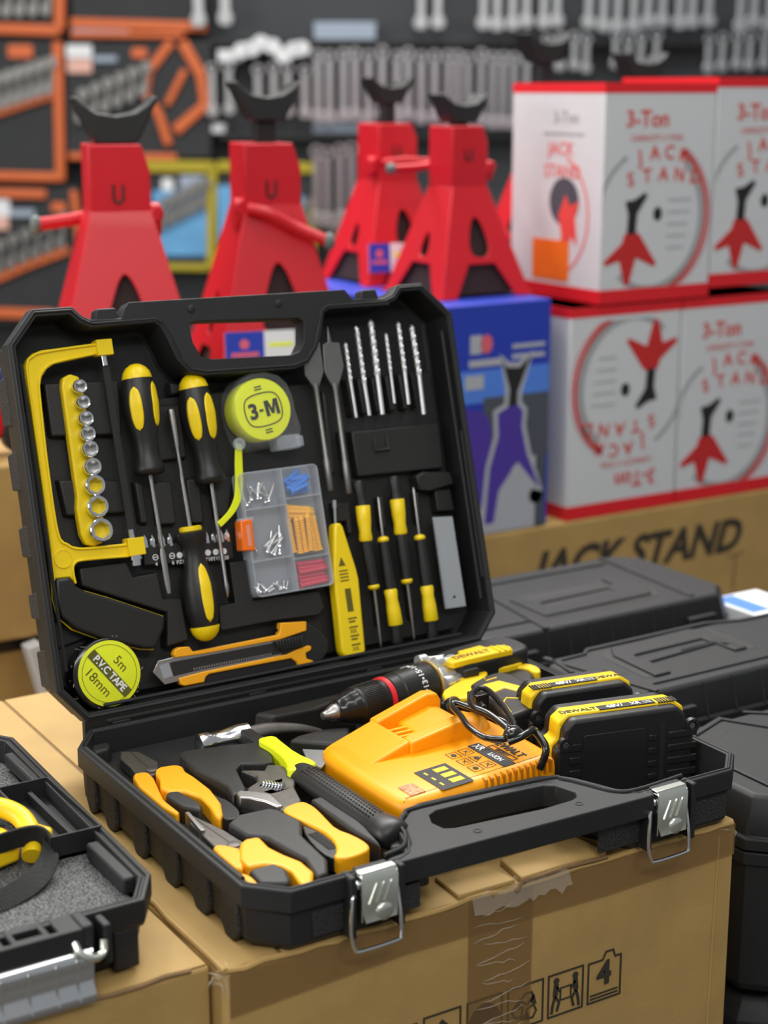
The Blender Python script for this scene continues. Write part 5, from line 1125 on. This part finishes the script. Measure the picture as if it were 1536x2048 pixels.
pouch('orange trimmed wrench set at the lower left, with white and pink cards', [(-60, 650), (170, 650), (158, 372), (-60, 372)], [([(-60, 384), (96, 388)], 18), ([(-40, 572), (60, 528), (140, 498)], 18), ([(-60, 622), (110, 628)], 20), ([(150, 380), (164, 500)], 15)], [(-20, 540, 128, 478, 7, 44)], [(-10, 398, 32, 34, WHM), (-10, 432, 30, 26, PINKC), (24, 418, 48, 14, GREYC), (106, 404, 28, 18, ORT)])
pouch('yellow framed sky blue wrench set between the two left stands', [(292, 545), (430, 545), (430, 322), (292, 322)], [([(290, 332), (430, 334)], 24), ([(426, 330), (424, 540)], 20), ([(300, 532), (430, 534)], 14)], [(330, 440, 410, 400, 5, 36)], [(312, 380, 104, 130, BLT), (326, 356, 22, 26, WHM), (362, 350, 48, 30, GREYC)], YET, POUCH, 'yellow framed wrench sets')
pouch('yellow framed sky blue wrench set right of the second stand', [(436, 560), (636, 560), (636, 322), (436, 322)], [([(436, 332), (636, 336)], 22), ([(626, 400), (620, 540)], 22), ([(440, 545), (636, 545)], 14)], [(560, 460, 612, 440, 3, 36)], [(440, 370, 60, 150, BLT), (560, 390, 46, 110, BLT)], YET, POUCH, 'yellow framed wrench sets')
def board(label, x0, y0, x1, y1, c_, cat='sign', nm='hanging_sign'):
    a, b = wl(x0, y1), wl(x1, y0)
    solo(nm, label, cat, MB(XZ).prism(rect(a[0], a[1], b[0], b[1]), -50, 8), c_, (a[0], 0, a[1]), FW, bevel=2)
board('pale blue grey sign above the hanging wrenches in the middle of the wall', 628, 44, 752, 80, GREYC)
board('pale blue grey sign below the hanging wrenches in the middle of the wall', 626, 236, 742, 266, GREYC)
board('small white label left of the white cluster at the top of the wall', 436, 100, 482, 124, WHM)
board('small white label beneath the white cluster, left of the second stand saddle', 412, 248, 450, 266, WHM)
# hanging wrenches: one of each size, then copies
def wrench(nm, L, r, ring):
    t = thing(nm, 'x', 'wrench', (0, 0, 0), FW)
    m = MB(XZ).prism(rrect(-r, 0, r, L, r*.8), -3, 3)
    part('shank', m, WRG, t, bevel=1.4)
    o_ = ellipse(0, L+ring*.6, ring, ring, 18); part('ring_end', MB(XZ).prism(o_, -5, 5, [ellipse(0, L+ring*.6, ring*.55, ring*.55, 12)]), WRG, t, bevel=1.2)
    o_ = ellipse(0, -ring*.5, ring*1.1, ring*1.15, 18); part('open_end', MB(XZ).prism([p for p in o_ if not (abs(p[0]) < ring*.35 and p[1] < -ring)]+[], -4, 4), WRG, t, bevel=1)
    return t
protos = {}
def hang(x, y, L, r, ring, label, group):
    key = (L, r, ring); a = wl(x, y)
    M = FW @ mm((a[0], -30, a[1]))
    if key not in protos:
        t = wrench('combination_wrench', L, r, ring); t.matrix_basis = M; protos[key] = t; t['label'] = label; t['group'] = group
    else: copy_tree(protos[key], None, M, label, group)
random.seed(21)
rows = [(636, 26, 10, 224, 104, 7, 12, 'chrome wrench in the middle row, hanging beneath the pale sign', 'wrenches beneath the pale sign'),
        (892, 22, 8, 236, 112, 6, 12, 'chrome wrench hanging between the third stand and the white boxes', 'wrenches left of the white boxes'),
        (842, 30, 24, 40, 80, 7, 13, 'chrome wrench in the topmost row, at the upper right of the wall', 'wrenches in the topmost row'),
        (1062, 27, 18, 128, 44, 6, 10, 'short chrome wrench in the row just above the white boxes', 'short wrenches above the white boxes'),
        (398, 58, 2, 30, 90, 10, 14, 'pale grey wrench hanging near the top, right of the orange trimmed sets', 'grey wrenches at the top'),
        (400, 30, 8, 214, 70, 7, 11, 'grey wrench hanging in the row behind the second stand saddle', 'wrenches behind the second saddle'),
        (634, 24, 4, 430, 120, 7, 13, 'chrome wrench in the lowest row, between the second and third stands', 'wrenches in the lowest row'),
        (650, 30, 3, 560, 90, 9, 16, 'large chrome wrench low on the wall between the second and third stands', 'large low wrenches')]
for x0, dx, n, y, L, r, ring, lab, grp in rows:
    for i in range(n):
        if random.random() < .12: continue
        hang(x0+i*dx+random.uniform(-3, 3), y+random.uniform(-6, 6), L, r, ring, lab, grp)
for i in range(7):                           # white cluster above the second stand
    p = wp(488+i*20+random.uniform(-5, 5), 96+random.uniform(-10, 22), 50); s_ = MB(XZ).prism(ellipse(p[0], p[2], 17, 15, 16), 30, 50)
    solo('white_disc', 'round white disc in the bright cluster above the second stand', 'disc', s_, WHM, (p[0], -30, p[2]), FW, 'white discs above the second stand', bevel=2)
board('long dark shelf rail above the middle row of wrenches', 380, 80, 1560, 92, BLKP, 'rail', 'shelf_rail')
board('dark shelf rail above the lowest row of wrenches', 440, 268, 1040, 280, BLKP, 'rail', 'shelf_rail')
